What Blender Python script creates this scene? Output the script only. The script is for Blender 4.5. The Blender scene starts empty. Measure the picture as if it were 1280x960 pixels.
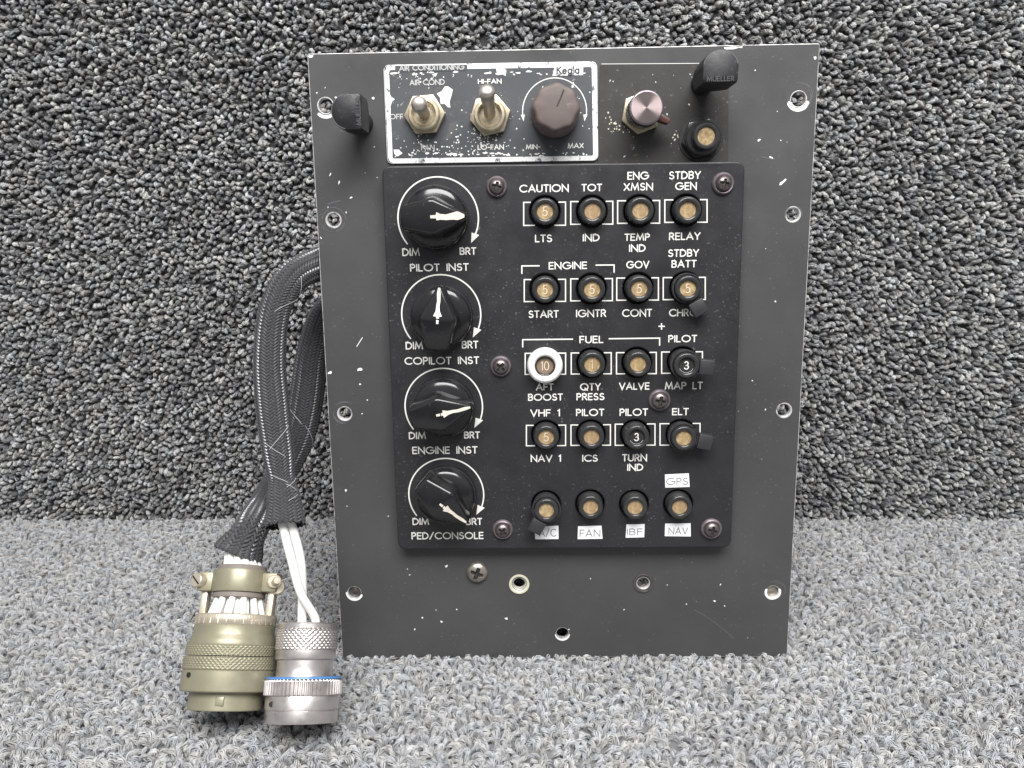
import bpy, bmesh, math, random
import numpy as np
from mathutils import Vector, Matrix
from mathutils.geometry import tessellate_polygon

R = math.radians
PI = math.pi
scene = bpy.context.scene
C = scene.collection
random.seed(7)

# ------------------------------------------------------------------ camera
FOC = 1000.0                                    # focal length in photo pixels (1280 wide)
CAM = Vector((-0.0133, -0.3018, 0.1993))
YAW, PITCH, ROLL = R(-1.29), R(14.69), R(-0.94)
fw = Vector((math.sin(YAW) * math.cos(PITCH), math.cos(YAW) * math.cos(PITCH), -math.sin(PITCH)))
rt = Vector((math.cos(YAW), -math.sin(YAW), 0))
up = rt.cross(fw)
rt, up = rt * math.cos(ROLL) + up * math.sin(ROLL), -rt * math.sin(ROLL) + up * math.cos(ROLL)
cam = bpy.data.cameras.new('camera')
cam.sensor_width = 36.0
cam.lens = 36.0 * FOC / 1280.0
cam.clip_start = 0.01
cam.clip_end = 20
cam_ob = bpy.data.objects.new('camera', cam)
C.objects.link(cam_ob)
m = Matrix((rt, up, -fw)).transposed().to_4x4()
m.translation = CAM
cam_ob.matrix_world = m
scene.camera = cam_ob

# ------------------------------------------------------------------ light
world = bpy.data.worlds.new('World')
scene.world = world
world.use_nodes = True
wt = world.node_tree
bgn = wt.nodes['Background']
tc = wt.nodes.new('ShaderNodeTexCoord')
sx = wt.nodes.new('ShaderNodeSeparateXYZ')
mr = wt.nodes.new('ShaderNodeMapRange')
mr.inputs[1].default_value, mr.inputs[2].default_value = -1, 1
wr = wt.nodes.new('ShaderNodeValToRGB')
for el, (p, c) in zip([wr.color_ramp.elements[0], wr.color_ramp.elements[1], wr.color_ramp.elements.new(.6), wr.color_ramp.elements.new(.75)],
                      [(0.45, .10), (1.0, 2.5), (.56, .75), (.66, 1.15)]):
    el.position = p
    el.color = (c * .95, c * .98, c, 1)
wt.links.new(tc.outputs['Generated'], sx.inputs[0])
wt.links.new(sx.outputs['Z'], mr.inputs[0])
wt.links.new(mr.outputs[0], wr.inputs[0])
wt.links.new(wr.outputs[0], bgn.inputs[0])
bgn.inputs[1].default_value = 0.40          # a pale room, its ceiling lighter than its lower half


def area(name, loc, target, sx, sy, power, col=(1, 1, 1)):
    l = bpy.data.lights.new(name, 'AREA')
    l.shape = 'RECTANGLE'
    l.size, l.size_y, l.energy, l.color = sx, sy, power, col
    o = bpy.data.objects.new(name, l)
    C.objects.link(o)
    o.location = loc
    o.rotation_euler = (Vector(target) - Vector(loc)).to_track_quat('-Z', 'Y').to_euler()
    return o


area('ceiling_lamp', (0.06, -0.66, 1.05), (0.0, -0.02, 0.10), 1.0, 0.50, 26, (1.0, 0.995, 0.99))
scene.view_settings.view_transform = 'Standard'
scene.view_settings.look = 'None'
scene.view_settings.exposure = 0.22
scene.view_settings.gamma = 1.0

# ------------------------------------------------------------------ places
LEAN = R(4.0)
WALL_Y = 0.1403
WALL_K = -0.0205                                # the wall is turned a little: its right end stands nearer
PANEL_M = Matrix.Rotation(PI / 2 - LEAN, 4, 'X')
PANEL_I = PANEL_M.inverted()


def ray(px, py):
    return (rt * ((px - 640) / FOC) - up * ((py - 480) / FOC) + fw)


def P(px, py, h=0.0):
    """a point of the photo on the plane h above the panel's face, in panel coordinates"""
    o = PANEL_I @ CAM
    d = PANEL_I.to_3x3() @ ray(px, py)
    t = (h - o.z) / d.z
    return o + d * t


def WY(px, py, y):
    """a point of the photo at the depth y"""
    d = ray(px, py)
    return CAM + d * ((y - CAM.y) / d.y)


def WZ(px, py, z):
    d = ray(px, py)
    return CAM + d * ((z - CAM.z) / d.z)


def dist(p):
    return (p - CAM).dot(fw)


# ------------------------------------------------------------------ materials
def nodes(name):
    m = bpy.data.materials.new(name)
    m.use_nodes = True
    nt = m.node_tree
    b = nt.nodes['Principled BSDF']
    return m, nt, b


def link(nt, a, b):
    nt.links.new(a, b)


def coord(nt, scale=1.0):
    t = nt.nodes.new('ShaderNodeTexCoord')
    return t.outputs['Object']


def noise(nt, vec, scale, detail=4, rough=0.6, dim='3D'):
    n = nt.nodes.new('ShaderNodeTexNoise')
    n.inputs['Scale'].default_value = scale
    n.inputs['Detail'].default_value = detail
    n.inputs['Roughness'].default_value = rough
    if vec is not None:
        link(nt, vec, n.inputs['Vector'])
    return n.outputs['Fac']


def ramp(nt, fac, stops):
    r = nt.nodes.new('ShaderNodeValToRGB')
    e = r.color_ramp.elements
    while len(e) < len(stops):
        e.new(0.5)
    for el, (p, c) in zip(e, stops):
        el.position = p
        el.color = (c, c, c, 1) if not isinstance(c, (tuple, list)) else (*c, 1)
    link(nt, fac, r.inputs['Fac'])
    return r.outputs['Color']


def mix(nt, fac, a, b, kind='MIX'):
    n = nt.nodes.new('ShaderNodeMix')
    n.data_type = 'RGBA'
    n.blend_type = kind
    for i, v in ((0, fac), (6, a), (7, b)):
        sock = n.inputs[i]
        if hasattr(v, 'is_linked'):
            link(nt, v, sock)
        elif isinstance(v, (int, float)):
            sock.default_value = v if i == 0 else (v, v, v, 1)
        else:
            sock.default_value = (*v, 1)
    return n.outputs[2]


def bump(nt, b, h, strength, distance):
    n = nt.nodes.new('ShaderNodeBump')
    n.inputs['Strength'].default_value = strength
    n.inputs['Distance'].default_value = distance
    link(nt, h, n.inputs['Height'])
    link(nt, n.outputs['Normal'], b.inputs['Normal'])


def surf(name, col, rough=0.5, metal=0.0, var=0.25, vscale=60, rvar=0.12, bmp=0.0, bscale=900,
         dust=None, coat=0.0, spec=0.5):
    """paint, plastic or metal with uneven tone, uneven gloss, fine grain and specks of dust"""
    m, nt, b = nodes(name)
    v = coord(nt)
    n1 = noise(nt, v, vscale, 5, 0.65)
    c = mix(nt, n1, tuple(x * (1 - var) for x in col), tuple(min(1, x * (1 + var)) for x in col))
    if dust:
        amount, dc, ds = dust
        n2 = noise(nt, v, ds, 3, 0.7)
        f = ramp(nt, n2, [(amount, 0.0), (amount + 0.05, 1.0)])
        n3 = noise(nt, v, 45, 3, 0.6)
        f2 = mix(nt, 1.0, f, ramp(nt, n3, [(0.42, 0.05), (0.68, 0.75)]), 'MULTIPLY')
        c = mix(nt, f2, c, dc)
    link(nt, c, b.inputs['Base Color'])
    n4 = noise(nt, v, vscale * 2.3, 4, 0.6)
    r = ramp(nt, n4, [(0.25, max(0.03, rough - rvar)), (0.75, min(1, rough + rvar))])
    link(nt, r, b.inputs['Roughness'])
    b.inputs['Metallic'].default_value = metal
    b.inputs['Specular IOR Level'].default_value = spec
    if coat:
        b.inputs['Coat Weight'].default_value = coat
        b.inputs['Coat Roughness'].default_value = 0.12
    if bmp:
        bump(nt, b, noise(nt, v, bscale, 3, 0.6), bmp, 0.0002)
    return m


M = {}
M['grey_paint'] = surf('grey_paint', (0.058, 0.057, 0.0575), 0.41, var=0.36, vscale=15, rvar=0.15, bmp=0.10, bscale=1500,
                       dust=(0.64, (0.22, 0.21, 0.19), 700))
M['dark_paint'] = surf('dark_paint', (0.034, 0.0315, 0.030), 0.46, var=0.35, vscale=45, bmp=0.10, bscale=1500,
                       dust=(0.62, (0.20, 0.18, 0.15), 600))
M['black_plate'] = surf('black_plate', (0.019, 0.019, 0.021), 0.43, var=0.3, vscale=50, bmp=0.12, bscale=1700,
                        dust=(0.625, (0.20, 0.19, 0.17), 900))
M['gloss_black'] = surf('gloss_black', (0.013, 0.013, 0.014), 0.17, var=0.3, vscale=120, rvar=0.06, bmp=0.04, bscale=700,
                        dust=(0.66, (0.16, 0.15, 0.13), 800))
M['black_plastic'] = surf('black_plastic', (0.030, 0.030, 0.031), 0.22, var=0.35, vscale=200, rvar=0.07, bmp=0.05,
                          dust=(0.62, (0.13, 0.12, 0.10), 900))
M['rubber'] = surf('rubber', (0.013, 0.0135, 0.015), 0.5, var=0.3, vscale=150, bmp=0.25, bscale=900,
                   dust=(0.62, (0.12, 0.12, 0.12), 700))
M['grey_plastic'] = surf('grey_plastic', (0.030, 0.030, 0.032), 0.45, var=0.2, vscale=150, bmp=0.1)
M['hole_black'] = surf('hole_black', (0.008, 0.008, 0.008), 0.7)
M['white_ink'] = surf('white_ink', (0.74, 0.73, 0.69), 0.6, var=0.12, vscale=300)
M['faded_ink'] = surf('faded_ink', (0.66, 0.57, 0.44), 0.6, var=0.2, vscale=400)
M['dull_ink'] = surf('dull_ink', (0.46, 0.46, 0.45), 0.6, var=0.4, vscale=500)
M['worn_white'] = surf('worn_white', (0.66, 0.60, 0.52), 0.6, var=0.3, vscale=400)
M['white_chip'] = surf('white_chip', (0.80, 0.80, 0.78), 0.55, var=0.1, vscale=200)
M['white_collar'] = surf('white_collar', (0.86, 0.85, 0.82), 0.35, var=0.05, vscale=100)
M['sticker'] = surf('sticker', (0.80, 0.79, 0.80), 0.45, var=0.05, vscale=100)
M['black_ink'] = surf('black_ink', (0.03, 0.03, 0.03), 0.5)
M['grey_ink'] = surf('grey_ink', (0.12, 0.12, 0.13), 0.5)
M['amber'] = None
M['screw_dark'] = surf('screw_dark', (0.20, 0.17, 0.17), 0.36, metal=0.85, var=0.4, vscale=300, bmp=0.1)
M['screw_steel'] = surf('screw_steel', (0.48, 0.43, 0.38), 0.36, metal=0.9, var=0.35, vscale=300, bmp=0.1)
M['washer'] = surf('washer', (0.26, 0.22, 0.24), 0.42, metal=0.7, var=0.35, vscale=250, bmp=0.1)
M['cream_washer'] = surf('cream_washer', (0.62, 0.60, 0.47), 0.5, metal=0.2, var=0.2, vscale=300)
M['brass_nut'] = surf('brass_nut', (0.60, 0.52, 0.38), 0.38, metal=0.75, var=0.3, vscale=200, bmp=0.1,
                      dust=(0.6, (0.30, 0.25, 0.18), 500))
M['pewter'] = surf('pewter', (0.50, 0.46, 0.42), 0.40, metal=0.8, var=0.28, vscale=250, bmp=0.1)
M['brown_plastic'] = surf('brown_plastic', (0.125, 0.097, 0.089), 0.62, var=0.16, vscale=120, bmp=0.15,
                          dust=(0.62, (0.26, 0.21, 0.18), 600))
M['red_paint'] = surf('red_paint', (0.09, 0.036, 0.031), 0.45, var=0.3, vscale=300)
M['olive'] = surf('olive', (0.265, 0.245, 0.172), 0.40, metal=0.34, var=0.24, vscale=120, rvar=0.1, bmp=0.05)
M['olive_dark'] = surf('olive_dark', (0.22, 0.19, 0.11), 0.4, metal=0.5, var=0.2, vscale=150)
M['tan_metal'] = surf('tan_metal', (0.60, 0.53, 0.42), 0.36, metal=0.6, var=0.15, vscale=120)
M['nickel'] = surf('nickel', (0.60, 0.56, 0.545), 0.33, metal=0.9, var=0.14, vscale=120, rvar=0.1)
M['blue_band'] = surf('blue_band', (0.07, 0.21, 0.48), 0.4, var=0.1)
M['grommet'] = surf('grommet', (0.20, 0.17, 0.15), 0.6, var=0.2, vscale=200)
M['white_wire'] = surf('white_wire', (0.86, 0.85, 0.82), 0.4, var=0.06, vscale=150)
M['pink_wire'] = surf('pink_wire', (0.62, 0.50, 0.44), 0.45, var=0.1, vscale=150)
M['braid'] = surf('braid', (0.066, 0.066, 0.070), 0.30, var=0.6, vscale=700, rvar=0.15, spec=0.8)
M['braid_light'] = surf('braid_light', (0.095, 0.095, 0.099), 0.34, var=0.4, vscale=500, spec=0.8)
M['filament'] = surf('filament', (0.48, 0.48, 0.50), 0.35)
M['backing'] = surf('backing', (0.035, 0.035, 0.036), 0.9)
M['floor_backing'] = surf('floor_backing', (0.16, 0.16, 0.165), 0.9)
M['sheet_metal'] = surf('sheet_metal', (0.20, 0.20, 0.20), 0.45, metal=0.8, var=0.2)
M['raised_rubber'] = surf('raised_rubber', (0.07, 0.07, 0.072), 0.5)
M['recess_shade'] = surf('recess_shade', (0.02, 0.018, 0.017), 0.7)  # shade painted into the screws' cross recesses as a dark colour
M['lint'] = surf('lint', (0.55, 0.54, 0.52), 0.6)


def worn_edge():
    m, nt, b = nodes('worn_edge')
    v = coord(nt)
    f = ramp(nt, noise(nt, v, 160, 5, 0.7), [(0.36, 0.0), (0.52, 1.0)])
    c = mix(nt, f, (0.10, 0.10, 0.10), (0.62, 0.61, 0.60))
    link(nt, c, b.inputs['Base Color'])
    b.inputs['Roughness'].default_value = 0.45
    b.inputs['Metallic'].default_value = 0.25
    return m


M['worn_edge'] = worn_edge()


def placard_mat():
    """black paint worn down to white in specks"""
    m, nt, b = nodes('placard_black')
    v = coord(nt)
    base = mix(nt, noise(nt, v, 60, 5, 0.6), (0.035, 0.038, 0.045), (0.085, 0.088, 0.095))
    sp = ramp(nt, noise(nt, v, 620, 3, 0.7), [(0.660, 0.0), (0.675, 1.0)])
    zone = ramp(nt, noise(nt, v, 55, 2, 0.5), [(0.46, 0.0), (0.60, 1.0)])
    f = mix(nt, 1.0, sp, zone, 'MULTIPLY')
    dust = ramp(nt, noise(nt, v, 90, 5, 0.7), [(0.58, 0.0), (0.85, 0.4)])
    base = mix(nt, dust, base, (0.25, 0.24, 0.20))
    link(nt, mix(nt, f, base, (0.78, 0.78, 0.76)), b.inputs['Base Color'])
    b.inputs['Roughness'].default_value = 0.48
    return m


M['placard_black'] = placard_mat()


def border_mat():
    m, nt, b = nodes('placard_border')
    v = coord(nt)
    f = ramp(nt, noise(nt, v, 330, 5, 0.75), [(0.36, 0.0), (0.45, 1.0)])
    c = mix(nt, f, (0.09, 0.09, 0.11), (0.78, 0.78, 0.77))
    link(nt, c, b.inputs['Base Color'])
    b.inputs['Roughness'].default_value = 0.5
    return m


M['placard_border'] = border_mat()


def amber_mat():
    m, nt, b = nodes('amber')
    v = coord(nt)
    mp = nt.nodes.new('ShaderNodeMapping')
    mp.inputs['Scale'].default_value = (700, 520, 520)
    link(nt, v, mp.inputs['Vector'])
    n = noise(nt, mp.outputs['Vector'], 1.0, 4, 0.6)
    c = ramp(nt, n, [(0.3, (0.20, 0.125, 0.06)), (0.5, (0.35, 0.25, 0.12)), (0.72, (0.54, 0.44, 0.27))])
    oi = nt.nodes.new('ShaderNodeObjectInfo')
    c2 = mix(nt, ramp(nt, oi.outputs['Random'], [(0, 0.0), (1, 0.45)]), c, (0.30, 0.19, 0.12))
    link(nt, c2, b.inputs['Base Color'])
    b.inputs['Roughness'].default_value = 0.4
    b.inputs['Coat Weight'].default_value = 0.4
    b.inputs['Coat Roughness'].default_value = 0.1
    return m


M['amber'] = amber_mat()
M['brown_dial'] = surf('brown_dial', (0.22, 0.16, 0.11), 0.4, var=0.4, vscale=500)


def radial_metal():
    """turned aluminium: brightness streaks run from the centre (anisotropic)"""
    m, nt, b = nodes('turned_aluminium')
    v = coord(nt)
    b.inputs['Base Color'].default_value = (0.46, 0.37, 0.365, 1)
    b.inputs['Metallic'].default_value = 1
    b.inputs['Roughness'].default_value = 0.30
    b.inputs['Anisotropic'].default_value = 0.9
    t = nt.nodes.new('ShaderNodeTangent')
    t.direction_type = 'RADIAL'
    t.axis = 'Z'
    link(nt, t.outputs['Tangent'], b.inputs['Tangent'])
    return m


M['turned'] = radial_metal()


def carpet_mat(name, stops):
    m, nt, b = nodes(name)
    a = nt.nodes.new('ShaderNodeAttribute')
    a.attribute_name = 'yarn'
    v = coord(nt)
    n = noise(nt, v, 1400, 3, 0.7)
    f = mix(nt, 0.34, a.outputs['Fac'], n)
    c = ramp(nt, f, stops)
    hue = noise(nt, v, 160, 2, 0.5)
    c = mix(nt, 1.0, c, ramp(nt, hue, [(0.35, (0.955, 0.985, 1.04)), (0.5, (1.0, 1.0, 1.0)), (0.66, (1.03, 1.0, 0.95))]), 'MULTIPLY')
    big = noise(nt, v, 14, 3, 0.5)
    c = mix(nt, 1.0, c, ramp(nt, big, [(0.3, (0.88, 0.88, 0.88)), (0.7, (1.0, 1.0, 1.0))]), 'MULTIPLY')
    link(nt, c, b.inputs['Base Color'])
    b.inputs['Roughness'].default_value = 0.75
    b.inputs['Specular IOR Level'].default_value = 0.25
    b.inputs['Sheen Weight'].default_value = 0.15
    return m


M['floor_yarn'] = carpet_mat('floor_yarn', [(0.15, (0.21, 0.21, 0.214)), (0.45, (0.375, 0.375, 0.379)), (0.78, (0.55, 0.55, 0.554))])
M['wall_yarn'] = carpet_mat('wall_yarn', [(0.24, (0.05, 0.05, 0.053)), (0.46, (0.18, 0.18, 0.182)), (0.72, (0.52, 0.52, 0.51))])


# ------------------------------------------------------------------ mesh helpers
class MB:
    def __init__(s):
        s.v, s.f, s.m = [], [], []

    def add(s, vs, fs, mi=0, mat=None):
        o = len(s.v)
        s.v += [tuple(mat @ Vector(v)) if mat is not None else tuple(v) for v in vs]
        s.f += [tuple(i + o for i in f) for f in fs]
        s.m += [mi] * len(fs)

    def bm(s, b, mi=0, mat=None):
        b.verts.index_update()
        s.add([v.co for v in b.verts], [[v.index for v in f.verts] for f in b.faces], mi, mat)
        b.free()

    def lathe(s, prof, seg=48, mi=0, mat=None, rfun=None, cap0=True, cap1=True):
        """prof: (r, z) pairs from bottom to top, turned round z"""
        vs, fs = [], []
        for r, z in prof:
            for k in range(seg):
                a = 2 * PI * k / seg
                rr = r if rfun is None else rfun(r, z, a)
                vs.append((rr * math.cos(a), rr * math.sin(a), z))
        for i in range(len(prof) - 1):
            for k in range(seg):
                k2 = (k + 1) % seg
                fs.append((i * seg + k, i * seg + k2, (i + 1) * seg + k2, (i + 1) * seg + k))
        if cap0:
            fs.append(tuple(reversed(range(seg))))
        if cap1:
            fs.append(tuple((len(prof) - 1) * seg + k for k in range(seg)))
        s.add(vs, fs, mi, mat)

    def prism(s, pts, z0, z1, bev=0.0, mi=0, mat=None, taper=1.0, seg=2):
        """pts: outline (ccw); an upright prism with rounded rims; taper scales the foot"""
        b = bmesh.new()
        lo = [b.verts.new((x * taper, y * taper, z0)) for x, y in pts]
        hi = [b.verts.new((x, y, z1)) for x, y in pts]
        n = len(pts)
        b.faces.new(list(reversed(lo)))
        b.faces.new(hi)
        for i in range(n):
            j = (i + 1) % n
            b.faces.new((lo[i], lo[j], hi[j], hi[i]))
        if bev:
            ed = [e for e in b.edges if not (e.verts[0].co.z < z0 + 1e-9 and e.verts[1].co.z < z0 + 1e-9)]
            bmesh.ops.bevel(b, geom=ed, offset=bev, segments=seg, profile=0.5, affect='EDGES')
        s.bm(b, mi, mat)

    def box(s, c, d, bev=0.0, mi=0, mat=None, rot=None):
        b = bmesh.new()
        bmesh.ops.create_cube(b, size=1)
        for v in b.verts:
            v.co = Vector((v.co.x * d[0], v.co.y * d[1], v.co.z * d[2]))
        if bev:
            bmesh.ops.bevel(b, geom=list(b.edges), offset=bev, segments=2, profile=0.5, affect='EDGES')
        t = Matrix.Translation(c)
        if rot is not None:
            t = t @ rot
        s.bm(b, mi, t if mat is None else mat @ t)

    def tube(s, pts, rad, seg=10, mi=0, caps=True):
        pts = [Vector(p) for p in pts]
        n = len(pts)
        rads = rad if isinstance(rad, (list, tuple)) else [rad] * n
        fr = frames(pts)
        vs, fs = [], []
        for i in range(n):
            _, a, b_ = fr[i]
            for k in range(seg):
                t = 2 * PI * k / seg
                vs.append(pts[i] + (a * math.cos(t) + b_ * math.sin(t)) * rads[i])
        for i in range(n - 1):
            for k in range(seg):
                k2 = (k + 1) % seg
                fs.append((i * seg + k, i * seg + k2, (i + 1) * seg + k2, (i + 1) * seg + k))
        if caps:
            fs.append(tuple(reversed(range(seg))))
            fs.append(tuple((n - 1) * seg + k for k in range(seg)))
        s.add(vs, fs, mi)

    def ribbon(s, pts, w, z, closed=False, mi=0, mat=None, caps=True):
        """a flat stroke of width w with mitred corners and round ends, on the plane z"""
        pts = [Vector((p[0], p[1])) for p in pts]
        if closed and (pts[0] - pts[-1]).length < 1e-9:
            pts = pts[:-1]
        n = len(pts)
        L, Rr = [], []
        for i in range(n):
            a = pts[(i - 1) % n] if (closed or i > 0) else None
            c = pts[(i + 1) % n] if (closed or i < n - 1) else None
            d1 = (pts[i] - a).normalized() if a is not None else None
            d2 = (c - pts[i]).normalized() if c is not None else None
            if d1 is None:
                d1 = d2
            if d2 is None:
                d2 = d1
            n1, n2 = Vector((-d1.y, d1.x)), Vector((-d2.y, d2.x))
            mm = n1 + n2
            mm = mm.normalized() if mm.length > 1e-6 else n1
            k = min(1.0 / max(0.3, mm.dot(n1)), 2.6)
            L.append(pts[i] + mm * (w / 2 * k))
            Rr.append(pts[i] - mm * (w / 2 * k))
        vs = [(p.x, p.y, z) for p in L] + [(p.x, p.y, z) for p in Rr]
        fs = []
        for i in range(n if closed else n - 1):
            j = (i + 1) % n
            fs.append((i, n + i, n + j, j))
        if caps and not closed:
            for e, o in ((0, 1), (n - 1, n - 2)):
                d = (pts[e] - pts[o]).normalized()
                nn = Vector((-d.y, d.x))
                b0 = len(vs)
                arc = []
                for q in range(7):
                    t = PI * q / 6
                    arc.append(pts[e] + (nn * math.cos(t) + d * math.sin(t)) * (w / 2))
                vs += [(p.x, p.y, z) for p in arc]
                fs.append(tuple(reversed(range(b0, b0 + 7))))
        s.add(vs, fs, mi, mat)

    def poly(s, pts, z, mi=0, mat=None):
        vs = [(p[0], p[1], z) for p in pts]
        tri = tessellate_polygon([[Vector(v) for v in vs]])
        out = []
        for t in tri:
            a, b_, c = (Vector(vs[i]) for i in t)
            out.append(t if (b_ - a).cross(c - a).z > 0 else tuple(reversed(t)))
        s.add(vs, out, mi, mat)

    def build(s, name, mats, parent=None, loc=(0, 0, 0), rot=(0, 0, 0), angle=35, smooth=True):
        me = bpy.data.meshes.new(name)
        me.from_pydata(s.v, [], s.f)
        if not isinstance(mats, (list, tuple)):
            mats = [mats]
        for x in mats:
            me.materials.append(x)
        me.polygons.foreach_set('material_index', s.m)
        me.update()
        if smooth:
            me.shade_smooth()
            me.set_sharp_from_angle(angle=R(angle))
        return put(name, me, parent, loc, rot)


def put(name, me, parent=None, loc=(0, 0, 0), rot=(0, 0, 0)):
    o = bpy.data.objects.new(name, me)
    C.objects.link(o)
    o.parent = parent
    o.location = loc
    o.rotation_euler = rot
    return o


def absorb(target, w):
    """take the marks of wear into the mesh of the plate they are on"""
    b = bmesh.new()
    b.from_mesh(target.data)
    n = len(b.faces)
    b.from_mesh(w.data)
    b.faces.ensure_lookup_table()
    k = len(target.data.materials)
    for f in b.faces[n:]:
        f.material_index += k
    for x in w.data.materials:
        target.data.materials.append(x)
    b.to_mesh(target.data)
    b.free()
    bpy.data.objects.remove(w)


def frames(pts):
    n = len(pts)
    T = []
    for i in range(n):
        T.append((pts[min(i + 1, n - 1)] - pts[max(i - 1, 0)]).normalized())
    a = T[0].orthogonal().normalized()
    out = []
    for i in range(n):
        a = (a - T[i] * a.dot(T[i])).normalized()
        out.append((T[i], a, T[i].cross(a)))
    return out


def spline(pts, n):
    """Catmull-Rom through the points, n samples"""
    pts = [Vector(p) for p in pts]
    q = [pts[0] * 2 - pts[1]] + pts + [pts[-1] * 2 - pts[-2]]
    out = []
    m_ = len(pts) - 1
    for i in range(n):
        t = i / (n - 1) * m_
        k = min(int(t), m_ - 1)
        u = t - k
        a, b, c, d = q[k], q[k + 1], q[k + 2], q[k + 3]
        out.append(0.5 * ((2 * b) + (c - a) * u + (2 * a - 5 * b + 4 * c - d) * u * u + (3 * b - a - 3 * c + d) * u ** 3))
    return out


def lerp_list(vals, n):
    m_ = len(vals) - 1
    out = []
    for i in range(n):
        t = i / (n - 1) * m_
        k = min(int(t), m_ - 1)
        u = t - k
        u = u * u * (3 - 2 * u)
        out.append(vals[k] * (1 - u) + vals[k + 1] * u)
    return out


def plate(name, outline, holes, z0, z1, bev, mats, parent):
    """a flat plate with round holes and rounded rims; mats = (face, rims and sides)"""
    cu = bpy.data.curves.new('outline', 'CURVE')
    cu.dimensions = '2D'
    cu.fill_mode = 'BOTH'
    cu.extrude = (z1 - z0) / 2 - bev
    cu.bevel_depth = bev
    cu.bevel_resolution = 2
    cu.offset = -bev
    loops = [outline] + [[(x + r * math.cos(2 * PI * k / 40), y + r * math.sin(2 * PI * k / 40)) for k in range(40)]
                         for x, y, r in holes]
    for lp in loops:
        sp = cu.splines.new('POLY')
        sp.points.add(len(lp) - 1)
        for p, (x, y) in zip(sp.points, [(q[0], q[1]) for q in lp]):
            p.co = (x, y, 0, 1)
        sp.use_cyclic_u = True
    t = bpy.data.objects.new('outline', cu)
    C.objects.link(t)
    dg = bpy.context.evaluated_depsgraph_get()
    me = bpy.data.meshes.new_from_object(t.evaluated_get(dg))
    bpy.data.objects.remove(t)
    bpy.data.curves.remove(cu)
    me.name = name
    me.transform(Matrix.Translation((0, 0, (z0 + z1) / 2)))
    me.materials.clear()
    for x in mats:
        me.materials.append(x)
    for p in me.polygons:
        p.material_index = 0 if abs(p.normal.z) > 0.97 else 1
    me.shade_smooth()
    me.set_sharp_from_angle(angle=R(28))
    return put(name, me, parent)


def rounded(pts, r, seg=6):
    """round the corners of a convex ccw outline"""
    out = []
    n = len(pts)
    for i in range(n):
        p = Vector(pts[i][:2])
        a = (Vector(pts[i - 1][:2]) - p).normalized()
        b = (Vector(pts[(i + 1) % n][:2]) - p).normalized()
        for q in range(seg + 1):
            t = q / seg
            s0, s1 = p + a * r, p + b * r
            out.append(tuple((s0 * (1 - t) ** 2 + p * (2 * t * (1 - t)) + s1 * t * t)))
    return out


# ------------------------------------------------------------------ stroke lettering
def arc(cx, cy, rx, ry, a0, a1, n=14):
    return [(cx + rx * math.cos(R(a0 + (a1 - a0) * i / n)), cy + ry * math.sin(R(a0 + (a1 - a0) * i / n))) for i in range(n + 1)]


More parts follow.
